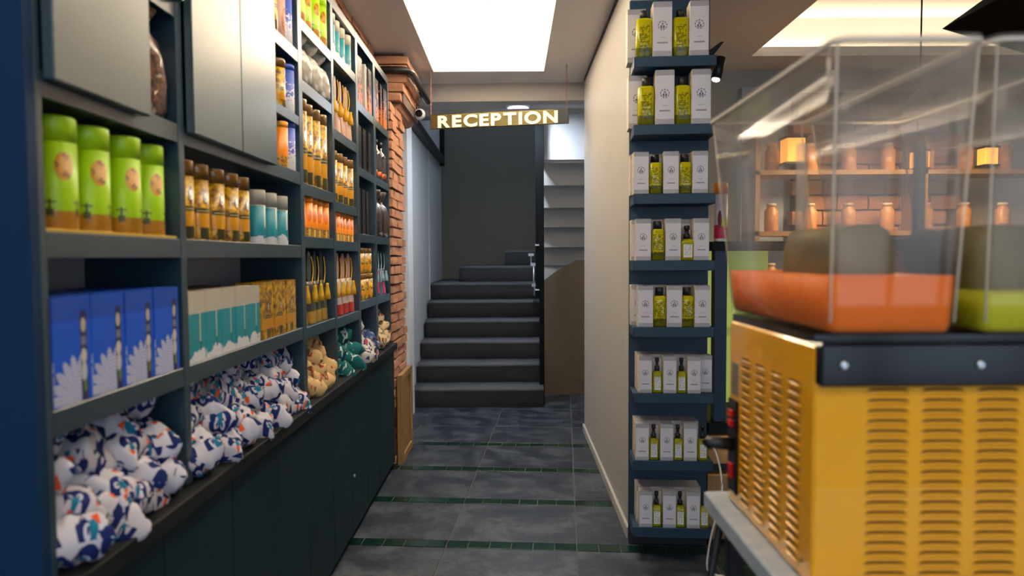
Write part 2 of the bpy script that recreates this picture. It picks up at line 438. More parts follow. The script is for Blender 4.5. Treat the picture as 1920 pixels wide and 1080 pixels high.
MB().tube([(-.655, 4.45, 2.47), (-.645, 4.8, 2.455), (-.64, 5.15, 2.44)], .006, 6).build('cable', 'chrome', cp)

# wooden panel leaning on the bricks
wp = thing('wooden_panel', 'short varnished wooden frame panel leaning against the brick pier', 'panel', (-.735, 4.30, 0))
MB().box(0, .022, 0, .44, .0, .57, 0, .003).build('board', 'wood', wp)
for a, b2, z0, z1 in ((0, .05, 0, .575), (.39, .44, 0, .575), (.05, .39, .525, .575), (.05, .39, 0, .05)):
    MB().box(.022, .036, a, b2, z0, z1, 0, .003).build('frame_rail', 'wood', wp)

# ------------------------------------------------------------------ base cabinets and ledge
bc = thing('base_cabinet', 'long dark teal base cabinet run under the left shelves', 'cabinet', (0, 0, 0))
MB().box(-1.0, -.765, 1.08, 4.27, .0, .745).build('carcass', 'basep', bc)
MB().box(-1.6, -1.0, 1.08, 1.102, 0, .788).build('end_panel', 'endp', bc)
seams = [1.08, 1.43, 1.787, 2.128, 2.465, 2.80, 3.128, 3.465, 3.80, 4.27]
for i in range(len(seams)-1):
    MB().box(-.765, -.745, seams[i]+.0015, seams[i+1]-.0015, .035, .742, 0, .0015).build('door', 'basep', bc)
lk = MB().tube([(-.746, 3.155, .30), (-.738, 3.155, .30)], .008, 12).build('lock', 'chrome', bc)
tag(MB().box(-1.0, -.722, 1.08, 4.27, .747, .788, 0, .003).build('ledge', 'ledge'), 'long black ledge over the base cabinets carrying the fabric bags', 'ledge')

# ------------------------------------------------------------------ left shelving
sh = thing('display_shelving', 'tall dark blue built-in display shelving along the left wall', 'shelving', (0, 0, 0))
XF, XB = -.76, -.985
MB().box(XB-.012, XB, 1.10, 4.27, .79, 2.43).build('back_panel', 'backgrey', sh)
MB().box(-1.6, XF-.0, 1.08, 1.102, .79, 2.64).build('end_panel', 'endp', sh)
MB().lathe([(.007, 0), (.007, .003)], 12).build('screw', 'chrome', sh, (-.81, 1.08, 1.626), (pi/2, 0, 0))
posts = [(1.102, 1.119), (1.572, 1.60), (2.474, 2.518), (2.927, 2.963), (3.385, 3.43), (3.81, 3.866), (4.25, 4.275)]
for i, (a, b2) in enumerate(posts):
    MB().box(XB, XF, a, b2, .79, 2.64 if i < 3 else 2.43, 0, .0015).build('divider', 'blue', sh)
MB().box(XB, XF, 2.155, 2.175, 1.628, 2.64, 0, .001).build('divider', 'blue', sh)
MB().box(XB, XF, 1.418, 1.43, 1.628, 2.64, 0, .001).build('divider', 'blue', sh)
def board(y0, y1, zt, th=.044): MB().box(XB, XF-.001, y0, y1, zt-th, zt, 0, .0015).build('shelf', 'blue', sh)
bays = {1: (1.119, 1.572), 2: (1.60, 2.474), 3: (2.518, 2.927), 4: (2.963, 3.385), 5: (3.43, 3.81), 6: (3.866, 4.25)}
LV = {1: [1.068, 1.366, 1.628], 2: [1.068, 1.366, 1.628], 3: [1.063, 1.402, 1.597, 1.972, 2.193], 4: [1.058, 1.396, 1.566, 1.878, 2.218],
      5: [1.10, 1.442, 1.775, 2.10], 6: [1.10, 1.442, 1.775, 2.10]}
for k, (a, b2) in bays.items():
    for zt in LV[k]: board(a, b2, zt, .044)
    if k > 2: board(a, b2, 2.43, .04)
board(2.175, 2.474, 1.828, .034); board(2.175, 2.474, 2.063, .045); board(2.175, 2.474, 2.36, .04)
board(1.43, 1.572, 1.90, .035)
for (a, b2) in ((1.119, 1.418), (1.607, 1.893), (1.896, 2.172)):
    MB().box(XF+.002, XF+.022, a, b2, 1.612, 2.638, 0, .002).build('door', 'door', sh)
MB().box(XF+.002, XF+.022, 1.4385, 1.572, 1.90, 2.638, 0, .002).build('door', 'door', sh)

# ------------------------------------------------------------------ print materials for the packs
def cyl_coords(g, r):
    x, y, z = g.xyz(); return y.atan2(x)*r, z
def m_green(h, r):
    g = G('lime_tin_print'); s, z = cyl_coords(g, r)
    c = g.mix(ell(s, z, .004, h*.56, .016, h*.125), (.36, .62, .004), (.50, .22, .0))
    n = g.noise(90, 3)
    c = g.mix(ell(s, z, .004, h*.56, .016, h*.125)*(n > .55), c, (.20, .08, .0))
    c = g.mix(ell(s, z, .006, h*.88, .006, .004), c, (.75, .65, .08))
    c = g.mix(z < h*.165, c, g.mix(n, (.55, .27, .02), (.28, .12, .01)))
    for s0 in (-.020, .030):
        mill = rect(s, z, s0-.002, s0+.002, h*.12, h*.27).mx(rect(s, z, s0-.010, s0+.010, h*.235, h*.25)).mx(rect(s, z, s0-.006, s0+.006, h*.12, h*.185))
        c = g.mix(mill, c, (.07, .09, .01))
    c = g.mix(rect(s, z, -.056, -.040, h*.02, h*.15), c, (.85, .60, .50))
    c = g.mix(band(z, h*.775, h*.781), c, (.22, .40, .004))
    return g.base(c).set(rough=.38).mat
def m_teal(h, r, flat=False):
    g = G('teal_pack_print')
    if flat:
        x, y, z = g.xyz(); nx, ny, nz = g.xyz('Normal'); s = y*nx.abs() + x*ny.abs()
    else: s, z = cyl_coords(g, r)
    n = g.noise(38, 3, w=g.rnd()*3.0)
    c = g.mix(z > h*.70, (.008, .24, .31), (.50, .47, .39))
    w_ = z - (n - .5)*h*.55 + s.abs()*.3
    c = g.mix(w_ < h*.17, c, (.78, .78, .80))
    c = g.mix(rect(s, z, .010, .017, h*.30, h*.72)*((z*260.0).fract() > .3), c, (.75, .62, .38))
    c = g.mix(rect(s, z, .011, .019, h*.16, h*.30), c, (.02, .12, .12))
    return g.base(c).set(rough=.45).mat
def m_honey(h, r, flat=False):
    g = G('honey_pack_print')
    if flat:
        x, y, z = g.xyz(); nx, ny, nz = g.xyz('Normal'); s = y*nx.abs() + x*ny.abs()
    else: s, z = cyl_coords(g, r)
    n = g.noise(55, 5, rough=.65, w=g.rnd()*5.0)
    c = g.mix(((n - .40)*5).clamp(), (.12, .035, .002), (.74, .42, .010))
    c = g.mix(((n - .60)*8).clamp(), c, (.90, .62, .16))
    c = g.mix(band(z, h*.17, h*.36), c, (.60, .27, .008))
    c = g.mix(ell(s, z, .006, h*.58, .0085, h*.10), c, (.03, .02, .015))
    c = g.mix(ell(s, z, .007, h*.565, .0052, h*.065), c, (.75, .68, .62))
    c = g.mix(ell(s, z, .007, h*.545, .002, h*.012), c, (.1, .03, .03))
    c = g.mix(rect(s, z, -.022, .022, h*.36, h*.425), c, (.045, .04, .012))
    c = g.mix(rect(s, z, -.016, .016, h*.385, h*.395), c, (.55, .45, .2))
    c = g.mix(rect(s, z, -.010, .018, h*.02, h*.17), c, (.055, .055, .02))
    return g.base(c).set(rough=.28, coat=.2).mat
def m_orange(h, r):
    g = G('orange_tube_print'); s, z = cyl_coords(g, r)
    n = g.noise(120, 3)
    c = g.mix(ell(s, z, 0, h*.55, .012, h*.16), (.88, .26, .006), (.60, .13, .005))
    c = g.mix(z < h*.24, c, g.mix(n > .5, (.66, .34, .04), (.30, .12, .02)))
    c = g.mix(rect(s, z, -.004, .006, 0, h*.2), c, (.85, .65, .2))
    return g.base(c).set(rough=.35).mat
def m_blue_tube(h, r):
    g = G('blue_floral_print'); s, z = cyl_coords(g, r)
    n = g.noise(85, 4, rough=.6)
    c = g.mix(((h*.48 - z)/h + (n - .5)*1.7) > .06, (.02, .07, .45), (.68, .68, .76))
    return g.base(c).set(rough=.45).mat
def m_carton(h):
    g = G('blue_carton_print'); x, y, z = g.xyz(); nx, ny, nz = g.xyz('Normal'); s = y*nx.abs() + x*ny.abs()
    c = g.mix(z > h*.77, (.001, .085, .60), (.001, .062, .44))
    dx, dz = s - .012, z - .012
    a = dz.atan2(dx); rr = (dx*dx + dz*dz).m('SQRT')
    pet = (a*9.0).cos().abs()
    fan = (rr < .052 + 0.0) .mx((rr < (pet*.022 + .052)))*(pet > .16)*(s < .026)
    c = g.mix(fan, c, (.62, .64, .80))
    eye = (rr*140.0).fract() > .72
    c = g.mix(fan*eye*(pet > .55), c, (.12, .14, .34))
    c = g.mix(rect(s, z, .022, .040, h*.0, h*.86), c, (.012, .014, .08))
    c = g.mix(ell(s, z, .031, h*.72, .007, .013), c, (.55, .48, .36))
    c = g.mix(ell(s, z, .031, h*.43, .008, .013), c, (.66, .60, .50))
    c = g.mix(rect(s, z, .024, .038, h*.53, h*.61)*((z*330.0).fract() > .5), c, (.45, .42, .45))
    c = g.mix(ell(s, z, .031, h*.28, .008, .018), c, (.55, .55, .62))
    c = g.mix(ell(s, z, .033, h*.14, .004, .012), c, (.16, .26, .04))
    return g.base(c).set(rough=.4).mat
def m_white(h, wd):
    g = G('white_carton_print'); x, y, z = g.xyz(); nx, ny, nz = g.xyz('Normal'); s = y; front = nx.abs() > .5
    k = wd/.07
    tri = ((s*(95/k)).fract() - .5).abs()
    pat = ((z*260.0 + tri*1.7).fract() > .52)
    zone = (z > h*.885).mx(z < h*.10)
    c = g.mix(zone*pat*front, (.66, .64, .68), (.10, .10, .11))
    # upper face: fine weave too
    pt = ((x*230.0 + ((y*95.0).fract() - .5).abs()*1.7).fract() > .5)
    c = g.mix((nz.abs() > .5)*pt, c, (.14, .14, .15))
    dy = s; dz = z - h*.56
    rr = (dy*dy + dz*dz).m('SQRT'); R0 = .0165*k
    a = dz.atan2(dy)
    ring = (rr > R0*.80)*(rr < R0)
    ring = ring*((a*9.0).sin() > -.55)
    ins = ell(s, z, 0, h*.56 + R0*.30, R0*.22, R0*.26).mx(ell(s, z, -R0*.28, h*.56-R0*.22, R0*.20, R0*.24)).mx(ell(s, z, R0*.28, h*.56-R0*.22, R0*.20, R0*.24))
    ins = ins.mx(rect(s, z, -R0*.5, R0*.5, h*.56-R0*.62, h*.56-R0*.48))
    hole = ell(s, z, 0, h*.56 + R0*.32, R0*.10, R0*.12)
    c = g.mix(ring*front, c, (.12, .12, .13)); c = g.mix(ins*front, c, (.07, .07, .08)); c = g.mix(hole*front, c, (.6, .58, .6))
    c = g.mix(rect(s, z, -.010*k, .010*k, h*.335, h*.35)*((s*900.0).fract() > .4)*front, c, (.3, .3, .3))
    c = g.mix(rect(s, z, -.019*k, .019*k, h*.235, h*.262)*((s*420.0).fract() > .25)*front, c, (.10, .10, .11))
    side = ny.abs() > .5
    c = g.mix(side, c, g.mix((g.noise(70, 2) > .60)*(z > h*.1)*(z < h*.75), (.70, .60, .44), (.48, .40, .30)))
    return g.base(c).set(rough=.5).mat
def m_dark(h, cop=.4, hi=(.62, .17, .04), b=(.012, .010, .010)):
    g = G('dark_copper_print'); x, y, z = g.xyz(); n = g.noise(42, 4, rough=.7, w=g.rnd()*7.0)
    t = ((n - .50)*9 + (h*cop - z)/h*2.6).clamp()
    c = g.mix(t, b, hi); c = g.mix(((n - .66)*20).clamp(), c, (.75, .5, .3))
    return g.base(c).set(rough=.4, spec=.25).mat

# fabric prints: countable motifs scattered with cells
def m_fabric(name, scale, bgc, c1, c2, c3, kind):
    g = G(name); tc = g.nt.nodes.new('ShaderNodeTexCoord'); sp = g.nt.nodes.new('ShaderNodeSeparateXYZ')
    g.nt.links.new(tc.outputs['UV'], sp.inputs[0]); u = N(g, sp.outputs[0]); v = N(g, sp.outputs[1]); r = g.rnd()
    U = u*scale + r*31.7; V = v*scale + r*17.3
    vor = g.vor(g.comb(U, V), .55)
    ps = g.nt.nodes.new('ShaderNodeSeparateXYZ'); g.nt.links.new(vor.outputs['Position'], ps.inputs[0])
    cs = g.nt.nodes.new('ShaderNodeSeparateXYZ'); g.nt.links.new(vor.outputs['Color'], cs.inputs[0])
    dx = U - N(g, ps.outputs[0]); dy = V - N(g, ps.outputs[1]); a = (N(g, cs.outputs[0]) - .5)*3.4
    ca, sa = a.cos(), a.sin()
    x = dx*ca + dy*sa; y = dy*ca - dx*sa
    if kind == 'bird':
        c = g.mix(ell(x, y, 0, .08, .49, .37)*(ell(x, y, 0, -.30, .34, .30)*-1.0 + 1.0), bgc, c1)
        c = g.mix(ell(x, y, -.14, .14, .10, .12).mx(ell(x, y, .14, .14, .10, .12)), c, bgc)
        c = g.mix(ell(x, y, -.12, .14, .035, .05).mx(ell(x, y, .12, .14, .035, .05)), c, c1)
        c = g.mix(ell(x, y, 0, -.02, .12, .20), c, c2)
        c = g.mix((y > -.44)*(y < -.18)*(x.abs() < (y + .44)*.62), c, c3)
        c = g.mix(rect(x, y, .40, .44, -.35, .10), c, c1)
    elif kind == 'spot':
        c = g.mix(ell(x, y, 0, 0, .30, .15), bgc, c1); c = g.mix(ell(x, y, .2, .22, .10, .16), c, c2); c = g.mix(ell(x, y, -.25, -.2, .06, .05), c, c3)
    elif kind == 'leaf':
        c = g.mix(ell(x, y, 0, .1, .10, .34).mx(ell(x, y, .22, -.1, .25, .07)).mx(ell(x, y, -.22, -.12, .22, .06)), bgc, c1)
        c = g.mix(ell(x, y, -.25, .28, .10, .08), c, c2)
    else:
        c = g.mix(ell(x, y, 0, 0, .36, .30), bgc, c1); c = g.mix(ell(x, y, .05, 0, .20, .16), c, c2); c = g.mix(ell(x, y, -.22, .24, .16, .12), c, c3)
    n = g.noise(300, 2)
    return g.base(c).set(rough=.85, spec=.2).bump(n, .25, .001).mat
F_BIRD = m_fabric('bird_print_cotton', 18, (.60, .585, .65), (.010, .022, .12), (.01, .16, .27), (.72, .10, .02), 'bird')
F_SPOT = m_fabric('spotted_cotton', 26, (.62, .42, .20), (.20, .08, .03), (.45, .05, .03), (.12, .06, .03), 'spot')
F_TEAL = m_fabric('teal_leaf_cotton', 22, (.008, .13, .14), (.62, .66, .64), (.02, .03, .05), (.5, .3, .1), 'leaf')
F_MULT = m_fabric('multicolour_cotton', 24, (.60, .58, .56), (.03, .06, .20), (.55, .06, .04), (.05, .05, .06), 'multi')
F_BLUE = m_fabric('blue_cotton', 24, (.05, .08, .22), (.10, .16, .40), (.3, .3, .35), (.05, .05, .06), 'multi')
F_BEIGE = m_fabric('beige_cotton', 26, (.60, .48, .30), (.10, .07, .05), (.42, .30, .16), (.25, .05, .03), 'multi')

def pillow_mesh(name, a, b, h, mat, seed):
    rr = random.Random(seed); nu, nv = 22, 16
    ph = [rr.uniform(0, 6.28) for _ in range(8)]
    vs, fs, uvs = [], [], []
    def P(i, j, sd):
        u, v = -1 + 2*i/nu, -1 + 2*j/nv
        x = a*u*(1 - .13*(1 - v*v)*abs(u)**3) ; y = b*v*(1 - .16*(1 - u*u)*abs(v)**3)
        t = max(0, (1 - u**4))**.55*max(0, (1 - v**4))**.55
        e = 1 - abs(u)
        wr = .10*sin(7*u + ph[0] + 3*v)*sin(5*v + ph[1]) + .07*sin(13*v + ph[2] + 2*u)*max(abs(u)-.3, 0)*2 + .05*sin(17*u + ph[3])*abs(v)
        z = sd*h*t*(1 + wr*1.6) + .10*h*sin(3*u + ph[4])*(1 if 1 else 0)
        return (x, y, z)
    idx = {}
    for sd in (1, -1):
        for i in range(nu+1):
            for j in range(nv+1):
                edge = i in (0, nu) or j in (0, nv)
                if edge and sd == -1: idx[(sd, i, j)] = idx[(1, i, j)]; continue
                idx[(sd, i, j)] = len(vs); vs.append(P(i, j, sd))
        for i in range(nu):
            for j in range(nv):
                q = [(i, j), (i+1, j), (i+1, j+1), (i, j+1)]
                if sd == -1: q = q[::-1]
                fs.append([idx[(sd, *k)] for k in q]); uvs += [((k[0]/nu)*2*a + (0 if sd > 0 else .37), (k[1]/nv)*2*b) for k in q]
    me = bpy.data.meshes.new(name); me.from_pydata(vs, [], fs); me.materials.append(mat)
    ul = me.uv_layers.new(name='UVMap')
    for i, q in enumerate(uvs): ul.data[i].uv = q
    me.polygons.foreach_set('use_smooth', [True]*len(me.polygons)); return me
def bags(mat, name, seed, a=.072, b=.050, h=.034): return [pillow_mesh(name, a*random.uniform(.94, 1.06), b*random.uniform(.94, 1.06), h*random.uniform(.9, 1.1), mat, seed+i) for i in range(4)]
LAY = ['bottom', 'second', 'third', 'fourth', 'top']
def heap(name, meshes, y0, y1, layers, step, desc, cat, where, group, x0=-.785, dz=.053, dx=.030, z0=.824, lean=.45):
    k = 0
    for L in range(layers):
        n = max(1, int(round((y1-y0 - (.03 if L % 2 else 0))/step)))
        for i in range(n):
            y = y0 + (i+.5)*(y1-y0)/n + (step*.18 if L % 2 else 0) + random.uniform(-.008, .008)
            y = min(max(y, y0+.04), y1-.04)
            o = link(name, random.choice(meshes), None, (x0 - dx*L + random.uniform(-.008, .008), y, z0 + dz*L + random.uniform(-.006, .006)),
                     (random.uniform(-.35, .35), lean*random.uniform(.5, 1.3), random.choice((1, 1, -1))*random.uniform(.1, .9) + (pi/2 if random.random() < .6 else 0)))
            tag(o, f'{desc}, {LAY[min(L, 4)]} layer, {nth(i, n)}, {where}', cat, group)
            k += 1
bird = bags(F_BIRD, 'fabric_bag', 100, .078, .056, .037)
heap('fabric_bag', bird, 1.125, 1.570, 4, .118, 'white bird-print bag', 'bag', 'front bay', 'bird-print bags in the front bay')
heap('fabric_bag', bird, 1.604, 2.470, 4, .118, 'white bird-print bag', 'bag', 'wide bay', 'bird-print bags in the wide bay')
heap('fabric_bag', bags(F_SPOT, 'fabric_bag', 200, .07, .045, .033), 2.522, 2.922, 4, .12, 'tan spotted bag', 'bag', 'third bay', 'tan spotted bags')
heap('fabric_bag', bags(F_TEAL, 'fabric_bag', 300, .08, .055, .038), 2.967, 3.380, 4, .17, 'teal bag with white leaves', 'bag', 'fourth bay', 'teal leaf bags')
heap('fabric_bag', bags(F_MULT, 'fabric_bag', 400, .08, .055, .038), 3.434, 3.66, 4, .15, 'multicoloured print bag', 'bag', 'fifth bay', 'multicoloured bags')
heap('fabric_bag', bags(F_BLUE, 'fabric_bag', 450, .06, .05, .034), 3.68, 3.808, 2, .13, 'plain blue bag', 'bag', 'fifth bay', 'blue bags')
heap('fabric_bag', bags(F_BEIGE, 'fabric_bag', 500, .07, .05, .036), 3.87, 4.245, 5, .15, 'beige dark-spotted bag', 'bag', 'last bay', 'beige bags by the bricks')

# ------------------------------------------------------------------ round packs
def tube_thing(name, label, cat, r, h, matf, lidh=.0, lidmat=None, group=None, cap=False):
    t = thing(name, label, cat, (0, 0, -5), 0, group)
    bt = h - lidh
    MB().lathe([(r*.97, 0), (r, .002), (r, bt)], 36).build('body', matf, t)
    if lidh:
        MB().lathe([(r+.0006, bt), (r+.0006, h-.002), (r-.001, h), (r-.003, h), (r-.0035, h-.003)] if not cap else [(r*.99, bt), (r*.99, h-.004), (r*.9, h)], 36).build('lid', lidmat or matf, t)
    return t
# row placer
first_used = {}
def place_row(proto, ys, x, z, fmt, group, rz=0.0, jx=.004, jr=.12):
    for i, y in enumerate(ys):
        lab = fmt.replace('#', nth(i, len(ys)))
        xx = x + random.uniform(-jx, jx); r_ = rz + random.uniform(-jr, jr)
        if proto.name not in first_used:
            first_used[proto.name] = 1; proto.location = (xx, y, z); proto.rotation_euler = (0, 0, r_); proto['label'] = lab; proto['group'] = group
        else: dup(proto, (xx, y, z), r_, lab, group)
def yspan(a, b, n): return [a + (b-a)*(i+.5)/n for i in range(n)]

H = .197; t = tube_thing('lime_tin', '', 'tin', .036, H, m_green(H, .036), H*.22, plain('lime_lid', (.36, .62, .004), .38))
place_row(t, [1.215, 1.312, 1.417, 1.520], -.808, 1.372, 'lime green tin with gold medallion, #, eye-level shelf of front bay', 'lime tins in the front bay', rz=-.55)
tr = MB().box(-.85, -.763, 1.122, 1.56, 1.3665, 1.3715, 0, .001).build('tray', plain('yellow_tray', (.60, .38, .02), .5)); tag(tr, 'flat yellow display tray under the four lime green tins', 'tray')
H2 = .20; t2 = tube_thing('lime_tin', '', 'tin', .036, H2, m_green(H2, .036), H2*.2, plain('lime_lid_bright', (.40, .66, .004), .38))
place_row(t2, yspan(2.53, 2.915, 4), -.80, 2.193, 'lime green tin, #, top shelf of third bay', 'lime tins on the top shelf', rz=-.6)

HH = .190; th_ = tube_thing('honey_tube', '', 'jar', .029, HH, m_honey(HH, .029), HH*.20, plain('amber_lid', (.16, .075, .012), .2, nz=.6, scale=60, coat=.5))
place_row(th_, [1.655, 1.742, 1.831, 1.922, 2.013], -.797, 1.366, 'amber honey-patterned tube with a face label, #, middle shelf of wide bay', 'honey tubes in the wide bay', rz=-.55)
HT = .150; tt = tube_thing('teal_tube', '', 'tube', .030, HT+.015, m_teal(HT+.015, .030), .046, plain('beige_lid', (.44, .41, .34), .5))
place_row(tt, [2.125, 2.235, 2.345], -.795, 1.366, 'teal tube with beige lid, #, middle shelf of wide bay', 'teal tubes in the wide bay', rz=-.55)
H3 = .315; t3 = tube_thing('tall_honey_tube', '', 'jar', .032, H3, m_honey(H3, .032), H3*.14, plain('amber_lid_tall', (.20, .10, .02), .2, nz=.6, scale=60, coat=.5))
place_row(t3, yspan(2.53, 2.915, 4), -.80, 1.597, 'tall amber honey-patterned tube, #, third bay', 'tall honey tubes in the third bay', rz=-.6)
H4 = .225; t4 = tube_thing('honey_jar', '', 'jar', .033, H4, m_honey(H4, .033), H4*.18, plain('amber_lid_mid', (.22, .11, .02), .2, nz=.6, scale=60, coat=.5))
place_row(t4, yspan(2.975, 3.375, 4), -.80, 1.566, 'amber honey-patterned jar, #, fourth bay', 'honey jars in the fourth bay', rz=-.6)
H5 = .135; t5 = tube_thing('small_honey_jar', '', 'jar', .030, H5, m_honey(H5, .030), H5*.2, plain('amber_lid_small', (.28, .13, .02), .2, nz=.6, scale=60, coat=.5))
place_row(t5, yspan(3.44, 3.80, 4), -.80, 1.10, 'small amber honey jar, lower tier, #, fifth bay', 'small honey jars, lower tier')
place_row(t5, yspan(3.44, 3.80, 4), -.803, 1.237, 'small amber honey jar, upper tier, #, fifth bay', 'small honey jars, upper tier', jx=.001)
H6 = .150; t6 = tube_thing('orange_tube', '', 'tube', .030, H6-.0, m_orange(H6, .030), .02, plain('orange_lid', (.85, .26, .006), .35))
place_row(t6, yspan(2.525, 2.92, 5), -.80, 1.402, 'bright orange tube with gold base, #, third bay', 'orange tubes in the third bay', rz=-.6)
H7 = .150; t7 = tube_thing('orange_tube', '', 'tube', .028, H7-.022, m_orange(H7, .028), .018, plain('orange_lid_deep', (.78, .22, .006), .35))
place_row(t7, yspan(2.968, 3.38, 6), -.80, 1.396, 'slim orange tube, #, fourth bay', 'orange tubes in the fourth bay', rz=-.6)
H8 = .165; t8 = tube_thing('beige_teal_tube', '', 'tube', .030, H8, m_teal(H8, .030), .05, plain('cream_lid', (.62, .58, .48), .5))
place_row(t8, yspan(2.975, 3.375, 4), -.80, 2.218, 'cream and teal tube, #, top shelf of fourth bay', 'cream and teal tubes', rz=-.6)
# niche beside the wide doors
H9 = .17
t9 = tube_thing('blue_tube', '', 'tube', .031, H9, m_blue_tube(H9, .031), .02, plain('blue_lid', (.02, .06, .40), .45))
place_row(t9, [2.436], -.80, 1.628, 'blue tube with white floral foot, low niche beside the pale doors', 'blue tubes in the niche')
place_row(t9, [2.436], -.80, 1.828, 'blue tube with white floral foot, middle niche beside the pale doors', 'blue tubes in the niche')
H10 = .20; t10 = tube_thing('pale_blue_tube', '', 'tube', .031, H10, m_blue_tube(H10, .031), .03, plain('pale_blue_lid', (.22, .30, .62), .45))
place_row(t10, [2.436], -.80, 2.063, 'pale blue floral tube, upper niche beside the pale doors', 'blue tubes in the niche')
t11 = tube_thing('niche_orange_tube', '', 'tube', .030, .155, m_orange(.155, .030), .02, plain('orange_lid_pale', (.85, .35, .03), .35))
place_row(t11, [2.345], -.792, 1.628, 'orange tube beside a blue tube, low niche', 'niche tubes')
t12 = tube_thing('niche_honey_tube', '', 'jar', .029, .165, m_honey(.165, .029), .03, plain('amber_lid_niche', (.18, .08, .012), .2, nz=.6, scale=60))
place_row(t12, [2.345], -.792, 1.828, 'honey-patterned tube beside a blue tube, middle niche', 'niche tubes')
def m_cookie(h, r):
    g = G('cookie_print'); s, z = cyl_coords(g, r); c = g.mix(ell(s, z, 0, h*.30, .02, h*.22), (.50, .28, .22), (.32, .09, .03)); n = g.noise(80)
    c = g.mix(ell(s, z, 0, h*.30, .02, h*.22)*(n > .58), c, (.55, .22, .10)); return g.base(c).set(rough=.4).mat
t13 = tube_thing('pink_tube', '', 'tube', .034, .20, m_cookie(.20, .034), .02, plain('pink_lid', (.45, .28, .22), .5))
place_row(t13, [2.350], -.80, 2.063, 'dusty pink tube with a round biscuit picture, upper niche', 'niche tubes')
t14 = tube_thing('slim_honey_tube', '', 'jar', .026, .20, m_honey(.20, .026), .03, plain('amber_lid_slim', (.4, .2, .04), .2))
place_row(t14, [2.268], -.79, 2.063, 'slim golden tube left of the pink tube, upper niche', 'niche tubes')

# ------------------------------------------------------------------ cartons
def carton(name, cat, d, w, h, mat, flap=True):
    t = thing(name, '', cat, (0, 0, -5))
    MB().box(-d/2, d/2, -w/2, w/2, 0, h, 0, .0012).build('carton_body', mat, t)
    if flap: MB().box(-d/2+.003, d/2+.0006, -w/2+.002, w/2-.002, h-.0004, h+.0012, 0).build('lid_flap', mat, t)
    return t
mc = m_carton(.188)
cb_ = carton('blue_carton', 'box', .090, .104, .188, mc)
place_row(cb_, [1.182, 1.290, 1.398, 1.508], -.810, 1.068, 'cobalt blue carton with white peacock, front row, #, front bay', 'blue cartons, front row', jx=.001, jr=.012)
place_row(cb_, [1.182, 1.290, 1.398, 1.508], -.912, 1.068, 'cobalt blue carton, back row, #, front bay', 'blue cartons, back row', jx=.001, jr=.012)
ct = carton('teal_carton', 'box', .080, .088, .170, m_teal(.170, .03, True))
place_row(ct, [1.655, 1.748, 1.841, 1.934, 2.027], -.806, 1.068, 'teal carton with beige top and white splash, #, wide bay', 'teal cartons', jx=.001, jr=.02)
ch_ = carton('amber_carton', 'box', .080, .105, .176, m_honey(.176, .03, True))
place_row(ch_, [2.140, 2.255, 2.370], -.808, 1.068, 'amber honey-patterned carton with a face label, #, wide bay', 'amber cartons', jx=.001, jr=.015)
br = carton('brown_carton', 'box', .070, .10, .172, plain('brown_board', (.10, .055, .03), .6, nz=.3))
place_row(br, [1.66, 1.77, 1.88, 1.99], -.905, 1.068, 'plain brown carton behind the teal cartons, #', 'brown cartons in the back row', jx=.002, jr=.02)
# dark gift boxes
d1 = carton('dark_gift_box', 'box', .07, .085, .232, m_dark(.232, .55))
place_row(d1, [3.50, 3.74], -.80, 2.10, 'tall black box with copper print, #, top shelf of fifth bay', 'dark boxes fifth bay', jr=.05)
d1w = carton('white_gift_box', 'box', .07, .020, .225, plain('cream_board', (.75, .66, .55), .5))
place_row(d1w, [3.605], -.79, 2.10, 'slim cream box between black boxes, top shelf of fifth bay', 'dark boxes fifth bay', jr=.02)
place_row(d1, [3.655], -.805, 2.10, 'tall black box beside the slim cream box, top shelf of fifth bay', 'dark boxes fifth bay', jr=.05)
place_row(d1, [3.93, 4.06, 4.18], -.80, 2.10, 'tall black box with copper print, #, top shelf of last bay', 'dark boxes last bay', jr=.08)
d2 = carton('black_box', 'box', .07, .075, .215, m_dark(.215, .02, (.16, .06, .03)))
place_row(d2, [3.49, 3.60, 3.72], -.80, 1.775, 'glossy black box, #, second shelf from top of fifth bay', 'black boxes fifth bay', jr=.1)
d3 = carton('black_tall_box', 'box', .08, .08, .235, m_dark(.235, -.1, (.07, .05, .045)))
place_row(d3, [3.49, 3.61, 3.73], -.82, 1.442, 'matt black box in the shade, #, fifth bay above the honey jars', 'shaded black boxes', jr=.08)
# bottles in the last bay
g = G('dark_glass'); g.base((.02, .012, .01)).set(rough=.08, coat=1.0); M['darkglass'] = g.mat
bt = thing('dark_bottle', '', 'bottle', (0, 0, -5))
MB().lathe([(.034, 0), (.036, .01), (.036, .14), (.030, .165), (.014, .185), (.013, .215)], 24).build('glass', 'darkglass', bt)
MB().lathe([(.0150, .212), (.0150, .238), (.012, .24)], 16).build('cap', 'black', bt)
MB().lathe([(.0366, .02), (.0366, .05)], 24).build('label', m_dark(.06, .8, (.75, .12, .02)), bt)
place_row(bt, [3.93, 4.05, 4.17], -.80, 1.775, 'near-black bottle with red-orange foot label, #, last bay', 'dark bottles last bay')

